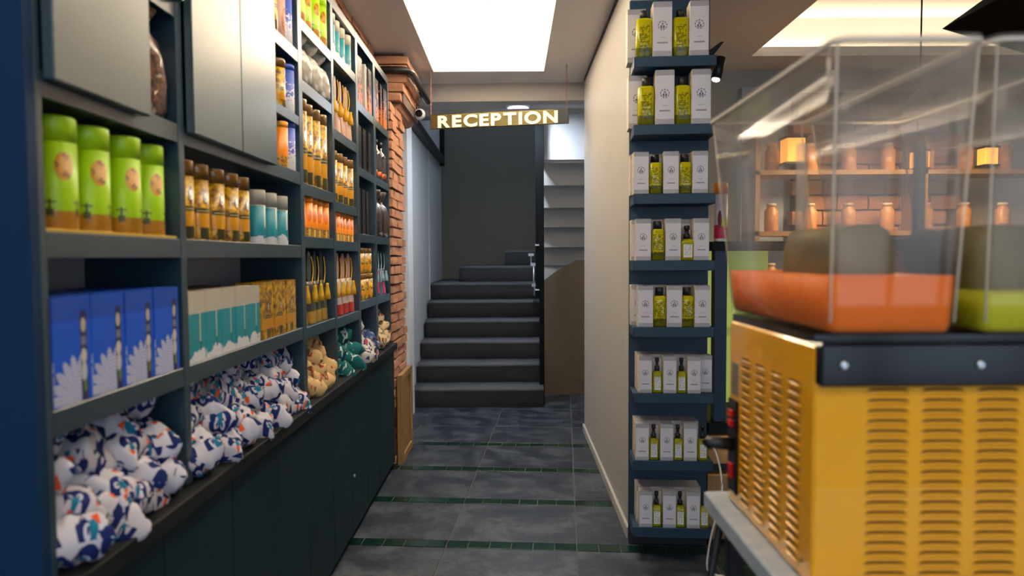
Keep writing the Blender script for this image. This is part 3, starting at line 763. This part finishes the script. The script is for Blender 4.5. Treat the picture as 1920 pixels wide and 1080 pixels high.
# clear bags tied at the neck
def neck_bag(name, cat, a, b, h, mat, tiemat, seed):
    t = thing(name, '', cat, (0, 0, -5)); rr = random.Random(seed); rings = []
    for z, k in ((0, .80), (.08, 1.0), (.3, 1.06), (.5, .98), (.66, .72), (.74, .34), (.77, .24), (.80, .34), (.9, .66), (1.0, .80)):
        rings.append([(a*k*cos(q)*(1 + .10*sin(5*q + z*9 + seed)), b*k*sin(q)*(1 + .10*sin(7*q + z*5)), h*z) for q in [2*pi*j/28 for j in range(28)]])
    MB().loops(rings[:7], 0, True, True, False).build('bag_body', mat, t)
    MB().loops(rings[6:], 0, True, False, True).build('ruffle', mat, t)
    MB().lathe([(a*.26, h*.755), (a*.34, h*.77), (a*.26, h*.785)], 16).build('tie', tiemat, t)
    return t
def m_beans(c0, c1, sh_, scale=95):
    g = G('bean_bag'); n = g.vor(g.comb(*[q*scale for q in g.xyz()]), 1.0, '3D'); d = N(g, n.outputs['Distance'])
    c = g.mix((d*1.3).clamp(), c1, c0); n2 = g.noise(30, 3); c = g.mix(((n2 - .6)*9).clamp(), c, sh_)
    return g.base(c).set(rough=.3, coat=.3).bump(d, -.8, .008).mat
nb = neck_bag('chocolate_bag', 'bag', .045, .060, .255, m_beans((.018, .004, .003), (.26, .10, .055), (.70, .60, .50)), plain('silver_tie', (.7, .7, .75), .3, .8), 3)
place_row(nb, [1.505], -.805, 1.630, 'clear bag of dark chocolate beans tied at the neck, niche by the first door', 'bags of sweets')
nb2 = neck_bag('silver_bag', 'bag', .05, .072, .185, m_beans((.30, .28, .24), (.55, .52, .46), (.85, .85, .85), 40), plain('dark_tie', (.1, .1, .1), .3), 5)
place_row(nb2, [2.61, 2.735, 2.86], -.805, 1.972, 'silvery cellophane bag, #, third bay', 'silver bags')
nb3 = neck_bag('dark_sweets_bag', 'bag', .05, .068, .27, m_beans((.02, .014, .01), (.10, .05, .03), (.6, .6, .6), 70), plain('bright_tie', (.8, .8, .82), .3, .6), 8)
place_row(nb3, [3.99, 4.15], -.80, 1.442, 'clear bag of dark sweets with silvery neck, #, last bay', 'dark sweets bags')

# pouches with tassels
def pouch(name, w, d, h, mat, tas, loop=True, fan=True):
    t = thing(name, '', 'pouch', (0, 0, -5)); rings = []
    for z, kw, kd in ((0, .92, 1), (.03, 1, 1), (.25, 1, .85), (.5, 1, .55), (.58, .98, .35)):
        rings.append([(d/2*kd*(1 if abs(cos(q)) > .01 else 0)*cos(q), w/2*kw*max(-1, min(1, 1.3*sin(q))), h*z) for q in [2*pi*j/20 for j in range(20)]])
    MB().loops(rings, 0, True).build('pouch_body', mat, t)
    if fan:   # round handle fan above the pouch
        rr = [[(0.003*s_, w*.33*cos(q), h*.76 + h*.235*sin(q)) for q in [2*pi*j/20 for j in range(20)]] for s_ in (-1, 1)]
        MB().loops(rr, 0, False).build('paddle', mat, t)
    pts = [(d*.30, -w*.1 + w*.28*sin(q*pi)*1.0, h*(.92 - .38*q)) for q in [i/8 for i in range(9)]]
    MB().tube(pts, .0022, 6).build('cord', tas, t)
    MB().lathe([(.004, h*.535), (.0075, h*.52), (.006, h*.505), (.011, h*.40), (.014, h*.30), (.003, h*.30)], 12, c=(d*.5+.003, -w*.1)).build('tassel', tas, t)
    return t
TY = plain('yellow_thread', (.78, .44, .02), .8, nz=.2, scale=200)
def m_pouch(name, top, bot, foot, mark):
    g = G(name); x, y, z = g.xyz(); n = g.noise(60, 3)
    c = g.mix(z > .165, bot, top); c = g.mix(z < .05, c, foot)
    c = g.mix(band(z, .07, .12)*(n > .53)*(y.abs() < .022), c, mark)
    return g.base(c).set(rough=.35, coat=.2).mat
p1 = pouch('olive_pouch', .085, .05, .285, m_pouch('olive_pouch_print', (.06, .065, .045), (.05, .055, .03), (.42, .24, .03), (.14, .13, .04)), TY)
place_row(p1, yspan(2.53, 2.915, 4), -.80, 1.063, 'dark olive pouch with yellow tassel, #, third bay', 'olive tassel pouches', jr=.1)
p2 = pouch('red_pouch', .080, .05, .285, m_pouch('red_pouch_print', (.55, .34, .28), (.66, .56, .50), (.45, .03, .02), (.45, .04, .03)), TY)
place_row(p2, yspan(2.975, 3.375, 4), -.80, 1.058, 'red and white pouch with yellow tassel, #, fourth bay', 'red tassel pouches', jr=.1)
p3 = pouch('pink_pouch', .080, .05, .265, m_pouch('pink_pouch_print', (.55, .36, .22), (.66, .40, .30), (.62, .38, .28), (.20, .10, .08)), TY)
place_row(p3, yspan(2.975, 3.375, 4), -.80, 1.878, 'salmon pink pouch with yellow tassel, #, fourth bay upper shelf', 'pink tassel pouches', jr=.1)
gg = G('colour_stripe_print'); x, y, z = gg.xyz(); n = gg.vor(gg.comb(y*28.0, z*16.0 + gg.rnd()*9.0), 1.0); cc = N(gg, n.outputs['Color'])
c_ = gg.mix(cc > .62, gg.mix(cc > .4, (.02, .02, .03), (.02, .20, .25)), gg.mix(cc > .8, (.60, .03, .16), (.75, .48, .03)))
gg.base(c_).set(rough=.35); 
p4 = pouch('bright_pouch', .080, .05, .265, gg.mat, plain('pale_blue_thread', (.3, .5, .6), .8))
place_row(p4, yspan(3.875, 4.24, 4), -.80, 1.10, 'black magenta and yellow pouch, #, last bay', 'bright pouches', jr=.1)

# ------------------------------------------------------------------ right-hand column of shelves
CX, CY = .532, 3.10
def col_w(x, y): return (CX + x*cos(TR) - y*sin(TR), CY + x*sin(TR) + y*cos(TR))
cs = thing('shelf_column', 'narrow dark blue shelf column with eight cosmetics shelves on the wall end', 'shelving', (CX, CY, 0), TR)
MB().box(0, .352, 0, .02, .06, 2.46, 0, .002).build('back_panel', 'shelfblue', cs)
MB().box(.0, .352, -.02, .03, 0, .06, 0, .002).build('plinth', 'black', cs)
tops = [2.165, 1.880, 1.587, 1.302, 1.015, .728, .433, .137]
for zt in tops: MB().box(.003, .347, -.165, 0, zt-.044, zt, 0, .002).build('shelf', 'shelfblue', cs)
FR = -pi/2 + TR
g = G('olive_oil_glass'); n = g.noise(14, 3); g.base(g.mix(n, (.42, .40, .004), (.66, .60, .01))).set(rough=.08, trans=.45, ior=1.2, coat=.6); M['oil'] = g.mat
g = G('oil_glass_dark'); n = g.noise(26, 3); g.base(g.mix((n-.3)*2, (.16, .17, .004), (.46, .44, .01))).set(rough=.10, trans=.35, ior=1.2, coat=.6); M['oild'] = g.mat
def m_lab(h):
    g = G('bottle_text'); x, y, z = g.xyz(); n = g.noise(110, 4)
    rows_ = ((z*190.0).fract() > .45)*(n > .48)*(z > h*.12)*(z < h*.66)*(y.abs() < .022)*(x > 0)
    c = g.mix(z < h*.20, (.50, .45, .006), (.16, .16, .006))
    g.base(g.mix(rows_, c, (.030, .034, .006))).set(rough=.12, trans=.12, ior=1.2, coat=.4); return g.mat
def bottle(name, r, h, caph, capr):
    t = thing(name, '', 'bottle', (0, 0, -5)); hb = h-caph
    MB().lathe([(r*.88, 0), (r*.97, .005), (r*.97, hb*.93), (r*.8, hb*.98), (capr*.8, hb)], 28, sq=5).build('glass', m_lab(h), t)
    MB().lathe([(capr, hb-.001), (capr, h-.003), (capr*.85, h)], 20).build('cap', 'black', t)
    return t
def spray(name, r, h):
    t = thing(name, '', 'bottle', (0, 0, -5)); hb = h*.62
    MB().lathe([(r*.88, 0), (r, .004), (r, hb*.86), (r*.8, hb*.95), (r*.45, hb)], 24, sq=5).build('glass', M['oil'], t)
    MB().lathe([(r*.50, hb), (r*.52, hb+.018), (r*.30, hb+.022), (r*.26, h-.02), (r*.42, h-.018), (r*.42, h-.002), (r*.3, h)], 16).build('pump', 'black', t)
    g = G('spray_label'); x, y, z = g.xyz(); n = g.noise(160, 2)
    g.base(g.mix(((z*260.0).fract() > .6)*(n > .5)*(z > .022)*(y.abs() < r*.5), (.72, .72, .70), (.15, .15, .15))).set(rough=.5)
    MB().box(r*.985, r*1.01, -r*.62, r*.62, hb*.14, hb*.74, 0).build('label', g.mat, t)
    return t
W1, W3, W6 = m_white(.232, .083), m_white(.180, .065), m_white(.160, .057)
box1 = carton('white_box', 'box', .083, .080, .228, W1); box3 = carton('white_box', 'box', .065, .065, .178, W3); box6 = carton('white_box', 'box', .056, .056, .160, W6)
bo1 = bottle('oil_bottle', .036, .205, .035, .017); bo3 = bottle('oil_bottle', .028, .170, .034, .018); sp6 = spray('spray_bottle', .0215, .152); sp4 = spray('spray_bottle', .030, .150)
def pxx(u, d=2.96): return (u-960)/1280*d     # photo column -> x at the shelf fronts, only to list measured spacing
def put(proto, u, dep, z, label, group, jr=.03):
    X = pxx(u) - .0; lx = (X - CX)/cos(TR)
    x, y = col_w(lx, dep)
    r_ = FR + random.uniform(-jr, jr)
    if proto.name not in first_used:
        first_used[proto.name] = 1; proto.location = (x, y, z); proto.rotation_euler = (0, 0, r_); proto['label'] = label; proto['group'] = group
    else: dup(proto, (x, y, z), r_, label, group)
RN = ['top shelf', 'second shelf', 'third shelf', 'fourth shelf', 'fifth shelf', 'sixth shelf', 'seventh shelf', 'bottom shelf']
POS = ['leftmost', 'second from left', 'third from left', 'fourth from left', 'fifth from left', 'sixth from left', 'seventh from left']
layout = {
 0: [(bo1, 1211), (box1, 1243), (bo1, 1277), (box1, 1309)],
 1: [(bo1, 1215), (box1, 1248), (bo1, 1281), (box1, 1313)],
 2: [(box3, 1205), (bo3, 1232), (box3, 1260), (bo3, 1286), (box3, 1312)],
 3: [(box3, 1210), (bo3, 1237), (box3, 1264), (sp4, 1291), (box3, 1315)],
 4: [(box3, 1214), (bo3, 1241), (box3, 1267), (bo3, 1292), (box3, 1318)],
 5: [(box6, 1214), (sp6, 1237), (box6, 1259), (sp6, 1282), (box6, 1304)],
 6: [(box6, 1209), (sp6, 1231), (box6, 1254), (sp6, 1276), (box6, 1298), (sp6, 1322)],
 7: [(box6, 1216), (sp6, 1237), (box6, 1260), (sp6, 1281), (box6, 1304), (sp6, 1325)]}
for r_, items in layout.items():
    nb_ = 0; nx_ = 0
    for (pr, u) in items:
        isb = 'box' in pr.name
        if isb: nb_ += 1; lab = f'white patterned box, {RN[r_]} of blue column, {POS[nb_-1]} box of front row'
        else:
            nx_ += 1; kind = 'pump spray bottle' if 'spray' in pr.name else 'oil bottle with black cap'
            lab = f'{kind}, {RN[r_]} of blue column, {POS[nx_-1]}'
        dep = -.118 if r_ < 2 else (-.128 if r_ < 5 else -.134)
        put(pr, u, dep, tops[r_], lab, f'{"boxes" if isb else "bottles"} on the {RN[r_]}')
# boxes behind the front rows
for r_, (us, deps, pr) in {0: ([1200], [-.035], box1), 1: ([1202], [-.035], box1), 2: ([1202, 1228, 1256, 1284, 1311], [-.055], box3), 3: ([1204, 1234, 1262, 1290, 1317], [-.055], box3), 4: ([1204, 1234, 1262, 1290, 1318], [-.055], box3),
        5: ([1213, 1238, 1262, 1286, 1310], [-.075, -.017], box6), 6: ([1209, 1233, 1257, 1281, 1305], [-.075, -.017], box6), 7: ([1213, 1238, 1262, 1286, 1310], [-.075, -.017], box6)}.items():
    for j, dp in enumerate(deps):
        for i, u in enumerate(us):
            put(pr, u, dp - (.012 if pr is box6 and j == 1 else 0), tops[r_], f'white patterned box, {RN[r_]} of blue column, {["second", "third"][j]} row, {POS[i]}', f'boxes behind on the {RN[r_]}', .01)
put(box6, 1327, -.100, tops[5], 'white patterned box set back at the right end of the sixth shelf', 'boxes behind on the sixth shelf', .01)

# small black spotlight behind the column
sl = thing('spotlight', 'small black spotlight on a bracket behind the blue shelf column', 'spotlight', (.952, 3.22, 2.19))
MB().prism([(-.035, .08), (.02, .12), (.035, .12), (-.02, .05)], 'y', -.015, .015).build('bracket', 'black', sl)
MB().tube([(.025, 0, .05), (.0, -.01, -.05)], .024, 14).build('housing', 'black', sl)
g = G('spot_glow'); g.base((1, 1, 1)).set(ec=(1, .95, .85), es=8); M['spotglow'] = g.mat
MB().tube([(.0, -.01, -.050), (-.001, -.011, -.054)], .018, 14).build('lens', 'spotglow', sl)

# ------------------------------------------------------------------ reception sign
sg = thing('reception_sign', 'hanging brass sign with lit letters reading RECEPTION', 'sign', (-.575, 4.93, 2.235), radians(-11.1))
g = G('brushed_brass'); x, y, z = g.xyz(); n = g.noise(9, 3); g.base(g.mix(n, (.10, .08, .025), (.19, .15, .055))).set(rough=.42, metal=.6); M['brass'] = g.mat
L = .99
MB().box(.0, L*.905, -.012, .008, 0, .098, 0, .002).build('brass_panel', 'brass', sg)
MB().box(L*.905, L, -.010, .008, 0, .098, 0, .002).build('end_panel', 'black', sg)
MB().box(-.004, L, -.008, .012, .096, .104).build('top_edge', 'black', sg)
g = G('lit_letters'); g.base((1, .9, .6)).set(ec=(1.0, .86, .42), es=1.05); M['letters'] = g.mat
txt = 'RECEPTION'; cx = .058; target = .915; gl = []
for chh in txt:
    cu = bpy.data.curves.new('letter', 'FONT'); cu.body = chh; cu.size = .112; cu.extrude = .003; cu.offset = .0034
    to = bpy.data.objects.new('letter_tmp', cu); C.objects.link(to); gl.append((to, cu))
bpy.context.view_layer.update(); dg = bpy.context.evaluated_depsgraph_get(); ms = []
for to, cu in gl:
    me = bpy.data.meshes.new_from_object(to.evaluated_get(dg)); me.name = 'letter'; me.materials.clear(); me.materials.append(M['letters'])
    xs = [v.co.x for v in me.vertices]; ms.append((me, min(xs), max(xs)))
for to, cu in gl: bpy.data.objects.remove(to); bpy.data.curves.remove(cu)
tw = sum(b-a for _, a, b in ms); gap = .018; sxl = (target - .058 - 8*gap)/tw
for me, a, b2 in ms:
    ys = [v.co.y for v in me.vertices]; hh = max(ys)-min(ys); y0_ = min(ys)
    for v in me.vertices: v.co = Vector(((v.co.x - a)*sxl, -v.co.z, (v.co.y)))
    o = link('letter', me, sg, (cx, -.0155, .0095)); cx += (b2-a)*sxl + gap
chn = [(.003, 4.93), (L*.985, 4.74)]
for i, (lx, yy) in enumerate(chn):
    m = MB(); z = .10; k = 0
    while z < .402:
        pts = [(lx + .0045*cos(q)*(1 if k % 2 else .15), .0045*cos(q)*(.15 if k % 2 else 1), z + .009 + .009*sin(q)) for q in [2*pi*j/8 for j in range(9)]]
        m.tube(pts, .0013, 5); z += .0145; k += 1
    m.build('chain', plain('copper_chain', (.55, .22, .12), .35, .8), sg)

# cctv camera
cc = thing('security_camera', 'white round security camera with black lens under the brick corbel', 'camera', (-.665, 5.02, 2.36))
MB().lathe([(.0, .0), (.022, .0), (.036, .012), (.042, .035), (.036, .06), (.02, .075)], 24).build('housing', 'white', cc, (0, .0, 0), (pi/2, 0, radians(12)))
for o in cc.children: o.rotation_euler = (pi/2 + pi, 0, radians(0)); o.location = (0, -.04, 0)
MB().lathe([(.026, 0), (.026, .006), (.018, .009)], 24).build('lens', 'blackgloss', cc, (0, -.038, 0), (pi/2, 0, 0))
MB().tube([(0, .02, 0), (-.03, .04, .03), (-.04, .05, .08)], .012, 8).build('mount', 'black', cc)

# ------------------------------------------------------------------ juice dispenser on its table
tb = thing('table', 'worn grey metal-topped table with black legs under the juice dispenser', 'table', (0, 0, 0))
g = G('galvanised'); n = g.noise(14, 5, rough=.7); g.base(g.mix(n, (.16, .20, .25), (.66, .72, .80))).set(rough=.4, metal=.2); M['galv'] = g.mat
MB().box(.412, 1.30, .55, 1.455, .775, .813, 0, .004).build('tabletop', 'galv', tb)
for x, y in ((.455, 1.38), (.455, .66), (1.24, 1.38), (1.24, .66)): MB().box(x-.016, x+.016, y-.016, y+.016, 0, .775, 0, .002).build('leg', 'black', tb)
MB().tube([(.44, 1.42, .76), (.412, 1.52, .40), (.40, 1.56, .005)], .009, 8).build('brace', 'black', tb)

DX, DY, DZ = .45, 1.01, .815
dp = thing('juice_dispenser', 'yellow two-tank juice dispenser with louvred body in the right foreground', 'juice dispenser', (DX, DY, DZ))
g = G('yellow_enamel'); n = g.noise(4, 3); g.base(g.mix(n, (.84, .37, .003), (.88, .41, .005))).set(rough=.35, spec=.3, coat=1.0, coatr=.03); M['yel'] = g.mat
BW, BD, BHt = .42, .395, .372
body = MB().box(0, BW, .0, BD, .0, BHt, 0, .004).build('body', 'yel', dp)
# louvres
LG = plain('louvre_slot_shade', (.015, .007, .002), .9)
def louvre(w, h=.0098, dp_=.0055):
    m = MB(); n = 12; rings = []
    for i in range(n+1):
        s = -1 + 2*i/n; k = max(0, 1 - abs(s)**5)**.6; x = s*w/2
        rings.append([(x, 0, -h*.5), (x, -dp_*k*.6, -h*.25), (x, -dp_*k, h*.10), (x, -dp_*k*.92, h*.20*k), (x, 0, h*.20*k)])
    m.loops(rings, 0, True, False, False, closed=False)
    # flat dark sheet painted as the shade in the slot above the hood
    top = [(-1 + 2*i/n) for i in range(n+1)]
    vs = [(s*w/2*.98, -.0006, h*.16) for s in top] + [(s*w/2*.98, -.0006, h*.16 + h*.42*max(0, 1-abs(s)**5)**.5) for s in top]
    m.add(vs, [(i, i+1, n+2+i, n+1+i) for i in range(n)], 1)
    return m.mesh('louvre', ['yel', LG])
lf = louvre(.0655); ls = louvre(.052)
def zpx(v, d): return CH - (v-482)/1280*d
zt = 1.116 - DZ
for cxx in (.110, .192, .274, .356):
    for k in range(19): link('louvre', lf, body, (cxx, -.0002, zt - k*.01545))
for cyy in (.070, .145, .220, .295):
    for k in range(19): link('louvre', ls, body, (-.0002, cyy, zt - k*.01545), (0, 0, -pi/2))
# black drip tray strip
MB().box(.002, BW+.004, -.016, .03, .311, .376, 0, .004).build('front_strip', 'blackgloss', dp)
MB().box(.004, BW-.004, .01, BD-.004, .372, .386).build('deck', 'blackgloss', dp)
for x in (.036, .236, .40): MB().lathe([(.007, 0), (.007, .003), (.004, .004)], 12).build('screw', 'chrome', dp, (x, -.016, .344), (pi/2, 0, 0))
MB().lathe([(.0035, 0), (.0035, .002)], 10).build('rivet', 'black', dp, (-.0002, .035, .03), (0, -pi/2, 0))
cpn = MB().box(-.006, 0, .335, .385, .025, .215, 0, .002).build('control_panel', 'blackgloss', dp)
RED = plain('red_switch', (.55, .01, .01), .3)
for z in (.160, .180): MB().box(-.011, -.006, .350, .372, z, z+.014, 0, .001).build('switch', RED, cpn)
MB().box(-.011, -.006, .350, .372, .055, .085, 0, .001).build('switch', RED, cpn)
MB().tube([(-.006, .355, .125), (-.034, .357, .127), (-.05, .36, .128), (-.056, .362, .12)], .013, 14).build('knob', 'black', cpn)
MB().box(-.0012, 0, .340, .378, .225, .290, 0).build('rating_plate', plain('silver_plate', (.34, .30, .24), .4, .6, nz=.4, scale=120), dp)

# tanks
def sqring(x0, x1, y0, y1, z, r, n=6):
    pts = []
    for (cx_, cy_, a0) in ((x1-r, y1-r, 0), (x0+r, y1-r, 90), (x0+r, y0+r, 180), (x1-r, y0+r, 270)):
        for i in range(n+1):
            a = radians(a0 + 90*i/n); pts.append((cx_ + r*cos(a), cy_ + r*sin(a), z))
    return pts
g = G('clear_plastic'); nt = g.nt; nt.nodes.remove(g.b); out = nt.nodes['Material Output']
tr_ = nt.nodes.new('ShaderNodeBsdfTransparent'); tr_.inputs[0].default_value = (.955, .95, .94, 1)
gl_ = nt.nodes.new('ShaderNodeBsdfGlossy'); gl_.inputs['Roughness'].default_value = .06
df = nt.nodes.new('ShaderNodeBsdfDiffuse'); df.inputs[0].default_value = (.75, .70, .64, 1)
fr = nt.nodes.new('ShaderNodeLayerWeight'); fr.inputs[0].default_value = .5
frv = N(g, fr.outputs['Facing']).m('POWER', 4.0)*.45 + .02
m1 = nt.nodes.new('ShaderNodeMixShader'); m2 = nt.nodes.new('ShaderNodeMixShader')
nz = g.noise(7, 5, rough=.65); hz = (((nz - .45)*.35).clamp() + .042)*((g.xyz()[2] - .47)*12).clamp() + .010
nt.links.new(frv.k, m1.inputs[0]); nt.links.new(tr_.outputs[0], m1.inputs[1]); nt.links.new(gl_.outputs[0], m1.inputs[2])
nt.links.new(hz.k, m2.inputs[0]); nt.links.new(m1.outputs[0], m2.inputs[1]); nt.links.new(df.outputs[0], m2.inputs[2]); nt.links.new(m2.outputs[0], out.inputs[0])
M['plastic'] = g.mat
def juice(name, c0, c1):
    g = G(name); n = g.noise(5, 3); g.base(g.mix(n, c0, c1)).set(rough=.45, spec=.2); g.b.inputs['Subsurface Weight'].default_value = .0; return g.mat
RIM = plain('rim_plastic', (.80, .76, .68), .2, trans=.35, ior=1.2)
EDGE = plain('glint_and_tube_plastic', (.80, .74, .64), .2, alpha=.4)
def tank(x0, w, lab, jm, lev, cat='tank'):
    t = MB(); z0, z1 = .388, .805; y0b, y1b, y0t, y1t = -.035, .405, -.045, .56
    def ring(z, e=0.0):
        k = (z - z0)/(z1 - z0); xa = x0 + .000 - .0*k; xb = x0 + w - .022*(1-k)
        return sqring(xa - .0 + e, xb - e, y0b + (y0t-y0b)*k + e, y1b + (y1t-y1b)*k - e, z, .022 - e*.5)
    zs = [z0, z0+.004, z0+.05, .55, .68, z1]
    rings = [ring(z0, .003)] + [ring(z) for z in zs[1:]]
    inner = [ring(z, .0035) for z in zs[::-1][:-1]] + [ring(z0+.004, .0065)]
    o = MB().loops(rings + inner, 0, True, True, True).build('tank', 'plastic', dp)
    # rim and lid
    rm = []
    MB().loops([ring(z1-.003, -.003), ring(z1+.003, -.003), ring(z1+.003, .003), ring(z1-.003, .003), ring(z1-.003, -.003)], 0, False, False, False).build('rim', RIM, o)
    MB().loops([ring(z1+.005, -.002), ring(z1+.008, -.002)], 0, False).build('lid', 'plastic', o)
    # juice
    lz = z0 + lev
    q = [ring(z0+.006, .0075)] + [ring(z, .0042) for z in (z0+.014, z0+.04, lz)]
    MB().loops(q, 0, True, True, True).build('juice', jm, o)
    # cooling drum and pump housing
    cx_ = x0 + w*.48
    dr = []
    for y, k in ((.06, .2), (.062, .82), (.075, 1), (.25, 1), (.27, .6)):
        dr.append([(cx_ + .055*k*math.copysign(abs(cos(a))**.45, cos(a)), y, z0 + .060 + .105*k*max(-.5, math.copysign(abs(sin(a))**.45, sin(a)))) for a in [2*pi*j/28 for j in range(28)]])
    MB().loops(dr, 0, True).build('cooling_drum', plain('drum_steel', (.16, .12, .03), .5, .1, nz=.3), o)
    MB().tube([(cx_, .30, z0+.02), (cx_, .30, z0+.33)], .011, 12).build('centre_tube', EDGE, o)
    for i in (10, 17, 24, 3): MB().tube([ring(z)[i] for z in (z0+.02, .55, .68, z1)], .002, 6).build('corner_glint', EDGE, o)  # pale strips painted in for the bright lines on the rounded corners
    return o
tank(.002, .212, '', juice('orange_juice', (.88, .17, .002), (.95, .21, .003)), .087)
tank(.226, .212, '', juice('lime_juice', (.50, .52, .003), (.60, .60, .006)), .062)

# ------------------------------------------------------------------ shop behind the dispenser
# display case right of the blue column
dc = thing('display_case', 'dark framed display case with lime backlit panel right of the blue column', 'display case', (.92, 3.10, 0))
g = G('lime_backlit'); g.base((.5, .6, .1)).set(ec=(.55, .66, .12), es=.36, rough=.4); M['limeglow'] = g.mat
MB().box(0, .058, 0, .05, .56, 1.365, 0, .002).build('frame_post', 'shelfblue', dc)
MB().box(1.5, 1.55, 0, .05, .56, 1.365, 0, .002).build('frame_post', 'shelfblue', dc)
MB().box(-.02, 1.57, -.03, .45, 1.345, 1.385, 0, .002).build('top_board', 'ledge', dc)
MB().box(-.03, 1.57, -.03, .45, .515, .56, 0, .002).build('base_board', 'ledge', dc)
MB().box(-.02, .4, .42, .44, .56, 1.345).build('lime_panel', 'limeglow', dc)
MB().box(-.02, .4, .05, .42, .95, .955).build('glass_shelf', 'plastic', dc)
cr = MB().box(-.03, 1.55, .05, .42, .0, .50, 0, .004).build('plinth', 'black', dc)
for z in (.37, .19, .02):
    MB().box(-.03, .5, -.02, .05, z, z+.13, 0, .003).build('drawer', 'wood', dc)
strip = area('case_underlight', (1.15, 3.04, .512), (.4, .03), .35, (1, .85, .55))
can = thing('snack_can', 'white tube can with orange cap and pink foot on the display case', 'can', (.952, 3.12, 1.385))
g = G('can_print'); x, y, z = g.xyz(); n = g.noise(50, 3)
c = g.mix(z < .075, (.66, .58, .66), (.62, .03, .10)); c = g.mix(ell(x, z, .012, .088, .026, .022), c, (.62, .58, .02)); c = g.mix(ell(x, z, -.012, .10, .008, .04), c, (.18, .03, .05)); c = g.mix((z < .014), c, (.80, .76, .74))
g.base(c).set(rough=.4)
MB().lathe([(.029, 0), (.030, .003), (.030, .215)], 28).build('body', g.mat, can)
MB().lathe([(.0305, .215), (.0305, .262), (.028, .266)], 28).build('cap', plain('orange_cap', (.85, .27, .02), .4), can)

# back of the shop seen through the tank
bw2 = struct('wall_brick_shop', MB().box(2.0, 3.1, 4.80, 4.93, .9, 2.45), 'mortar')
for r_ in range(14):
    x = 2.0 + (.1 if r_ % 2 else 0)
    while x < 3.05:
        link('brick', random.choice(BX), bw2, (x+.05, 4.80, .95 + r_*.105), (0, 0, 0)).scale = (1, 1, 1.75); x += .215
struct('trim_4', MB().box(1.62, 1.92, 4.84, 4.93, .0, 2.5), plain('pale_blue_paint', (.42, .50, .58), .6))
rack = thing('wall_rack', 'wooden wall rack of jars seen blurred through the clear juice tank', 'shelving', (1.6, 4.55, 0))
for z in (1.05, 1.45, 1.85): MB().box(0, 2.2, -.05, .22, z, z+.03).build('shelf', 'wood', rack)
for x in (0, 1.1, 2.2): MB().box(x, x+.03, -.05, .22, 0, 2.1).build('upright', 'wood', rack)
jar = thing('glass_jar', '', 'jar', (0, 0, -5))
MB().lathe([(.04, 0), (.045, .01), (.045, .14), (.03, .16), (.03, .17)], 20).build('glass', plain('jar_amber', (.55, .26, .10), .35, nz=.6, scale=25), jar)
MB().lathe([(.032, .17), (.032, .19)], 20).build('lid', plain('jar_lid', (.60, .48, .30), .4), jar)
k = 0; SN = {1.08: 'lowest', 1.48: 'middle', 1.88: 'upper'}
for z in (1.08, 1.48, 1.88):
    for i in range(8):
        xx = 1.75 + i*.26
        if abs(xx - 2.70) < .03: xx += .04
        lab = f'amber glass jar with pale lid on the {SN[z]} rack shelf, {("first", "second", "third", "fourth", "fifth", "sixth", "seventh", "eighth")[i]} from the left'
        if k == 0: jar.location = (xx, 4.62, z); jar['label'] = lab; jar['group'] = 'jars on the wall rack'
        else: dup(jar, (xx, 4.62, z), 0, lab, 'jars on the wall rack')
        k += 1
g = G('lantern_glow'); g.base((1, .5, .1)).set(ec=(1, .42, .06), es=1.6); M['lantern'] = g.mat
for i, (x, z, s_) in enumerate(((1.86, 2.02, .07), (2.70, 1.98, .05), (3.15, 2.0, .05))):
    ln = thing('lantern', ('square orange lantern over the left of the wall rack', 'small orange lantern over the middle of the wall rack', 'small orange lantern over the right of the wall rack')[i], 'lantern', (x, 4.55, z - .1), 0, 'orange lanterns on the rack')
    MB().box(-s_, s_, -s_, s_, 0, .012).box(-s_, s_, -s_, s_, s_*2.4, s_*2.4+.012).build('frame', 'black', ln)
    MB().box(-s_*.85, s_*.85, -s_*.85, s_*.85, .012, s_*2.4, 0, .004).build('shade', 'lantern', ln)

# black bulkhead and pendant cord
bk = MB().prism([(1.71, 2.215), (2.30, 2.63), (3.4, 2.63), (3.4, 1.72)], 'y', -.4, 2.75).build('bulkhead', plain('matt_black', (.004, .004, .005), .85, spec=.1)); tag(bk, 'black sloping bulkhead hanging from the ceiling at the upper right', 'bulkhead')
pd = thing('pendant_cord', 'thin black pendant cord hanging from the shop ceiling cove', 'pendant', (2.22, 3.75, 2.2))
MB().tube([(0, 0, 0), (0, 0, .655)], .0045, 8).build('cord', 'black', pd)
MB().lathe([(.03, .645), (.03, .66)], 16).build('rose', 'black', pd)
MB().lathe([(.02, -.08), (.09, -.08), (.03, 0), (.012, .02)], 20).build('shade', 'black', pd)

# white cable to the floor
pts = [(.845, 2.86, .52), (.862, 2.84, .47), (.872, 2.82, .40), (.868, 2.80, .33), (.85, 2.80, .25), (.83, 2.80, .17), (.815, 2.80, .09), (.808, 2.79, .02), (.83, 2.76, .006), (.9, 2.74, .006)]
def smooth_pts(p, n=6):
    o = []; P = [Vector(q) for q in p]; P = [P[0]] + P + [P[-1]]
    for i in range(1, len(P)-2):
        for k in range(n):
            t_ = k/n; a, b_, c_, d_ = P[i-1:i+3]
            o.append(.5*((2*b_) + (-a+c_)*t_ + (2*a-5*b_+4*c_-d_)*t_*t_ + (-a+3*b_-3*c_+d_)*t_**3))
    return o + [P[-2]]
tag(MB().tube(smooth_pts(pts), .0045, 8).build('cable', plain('cream_cable', (.62, .58, .52), .5)), 'thin cream cable hanging down beside the blue column to the floor', 'cable')
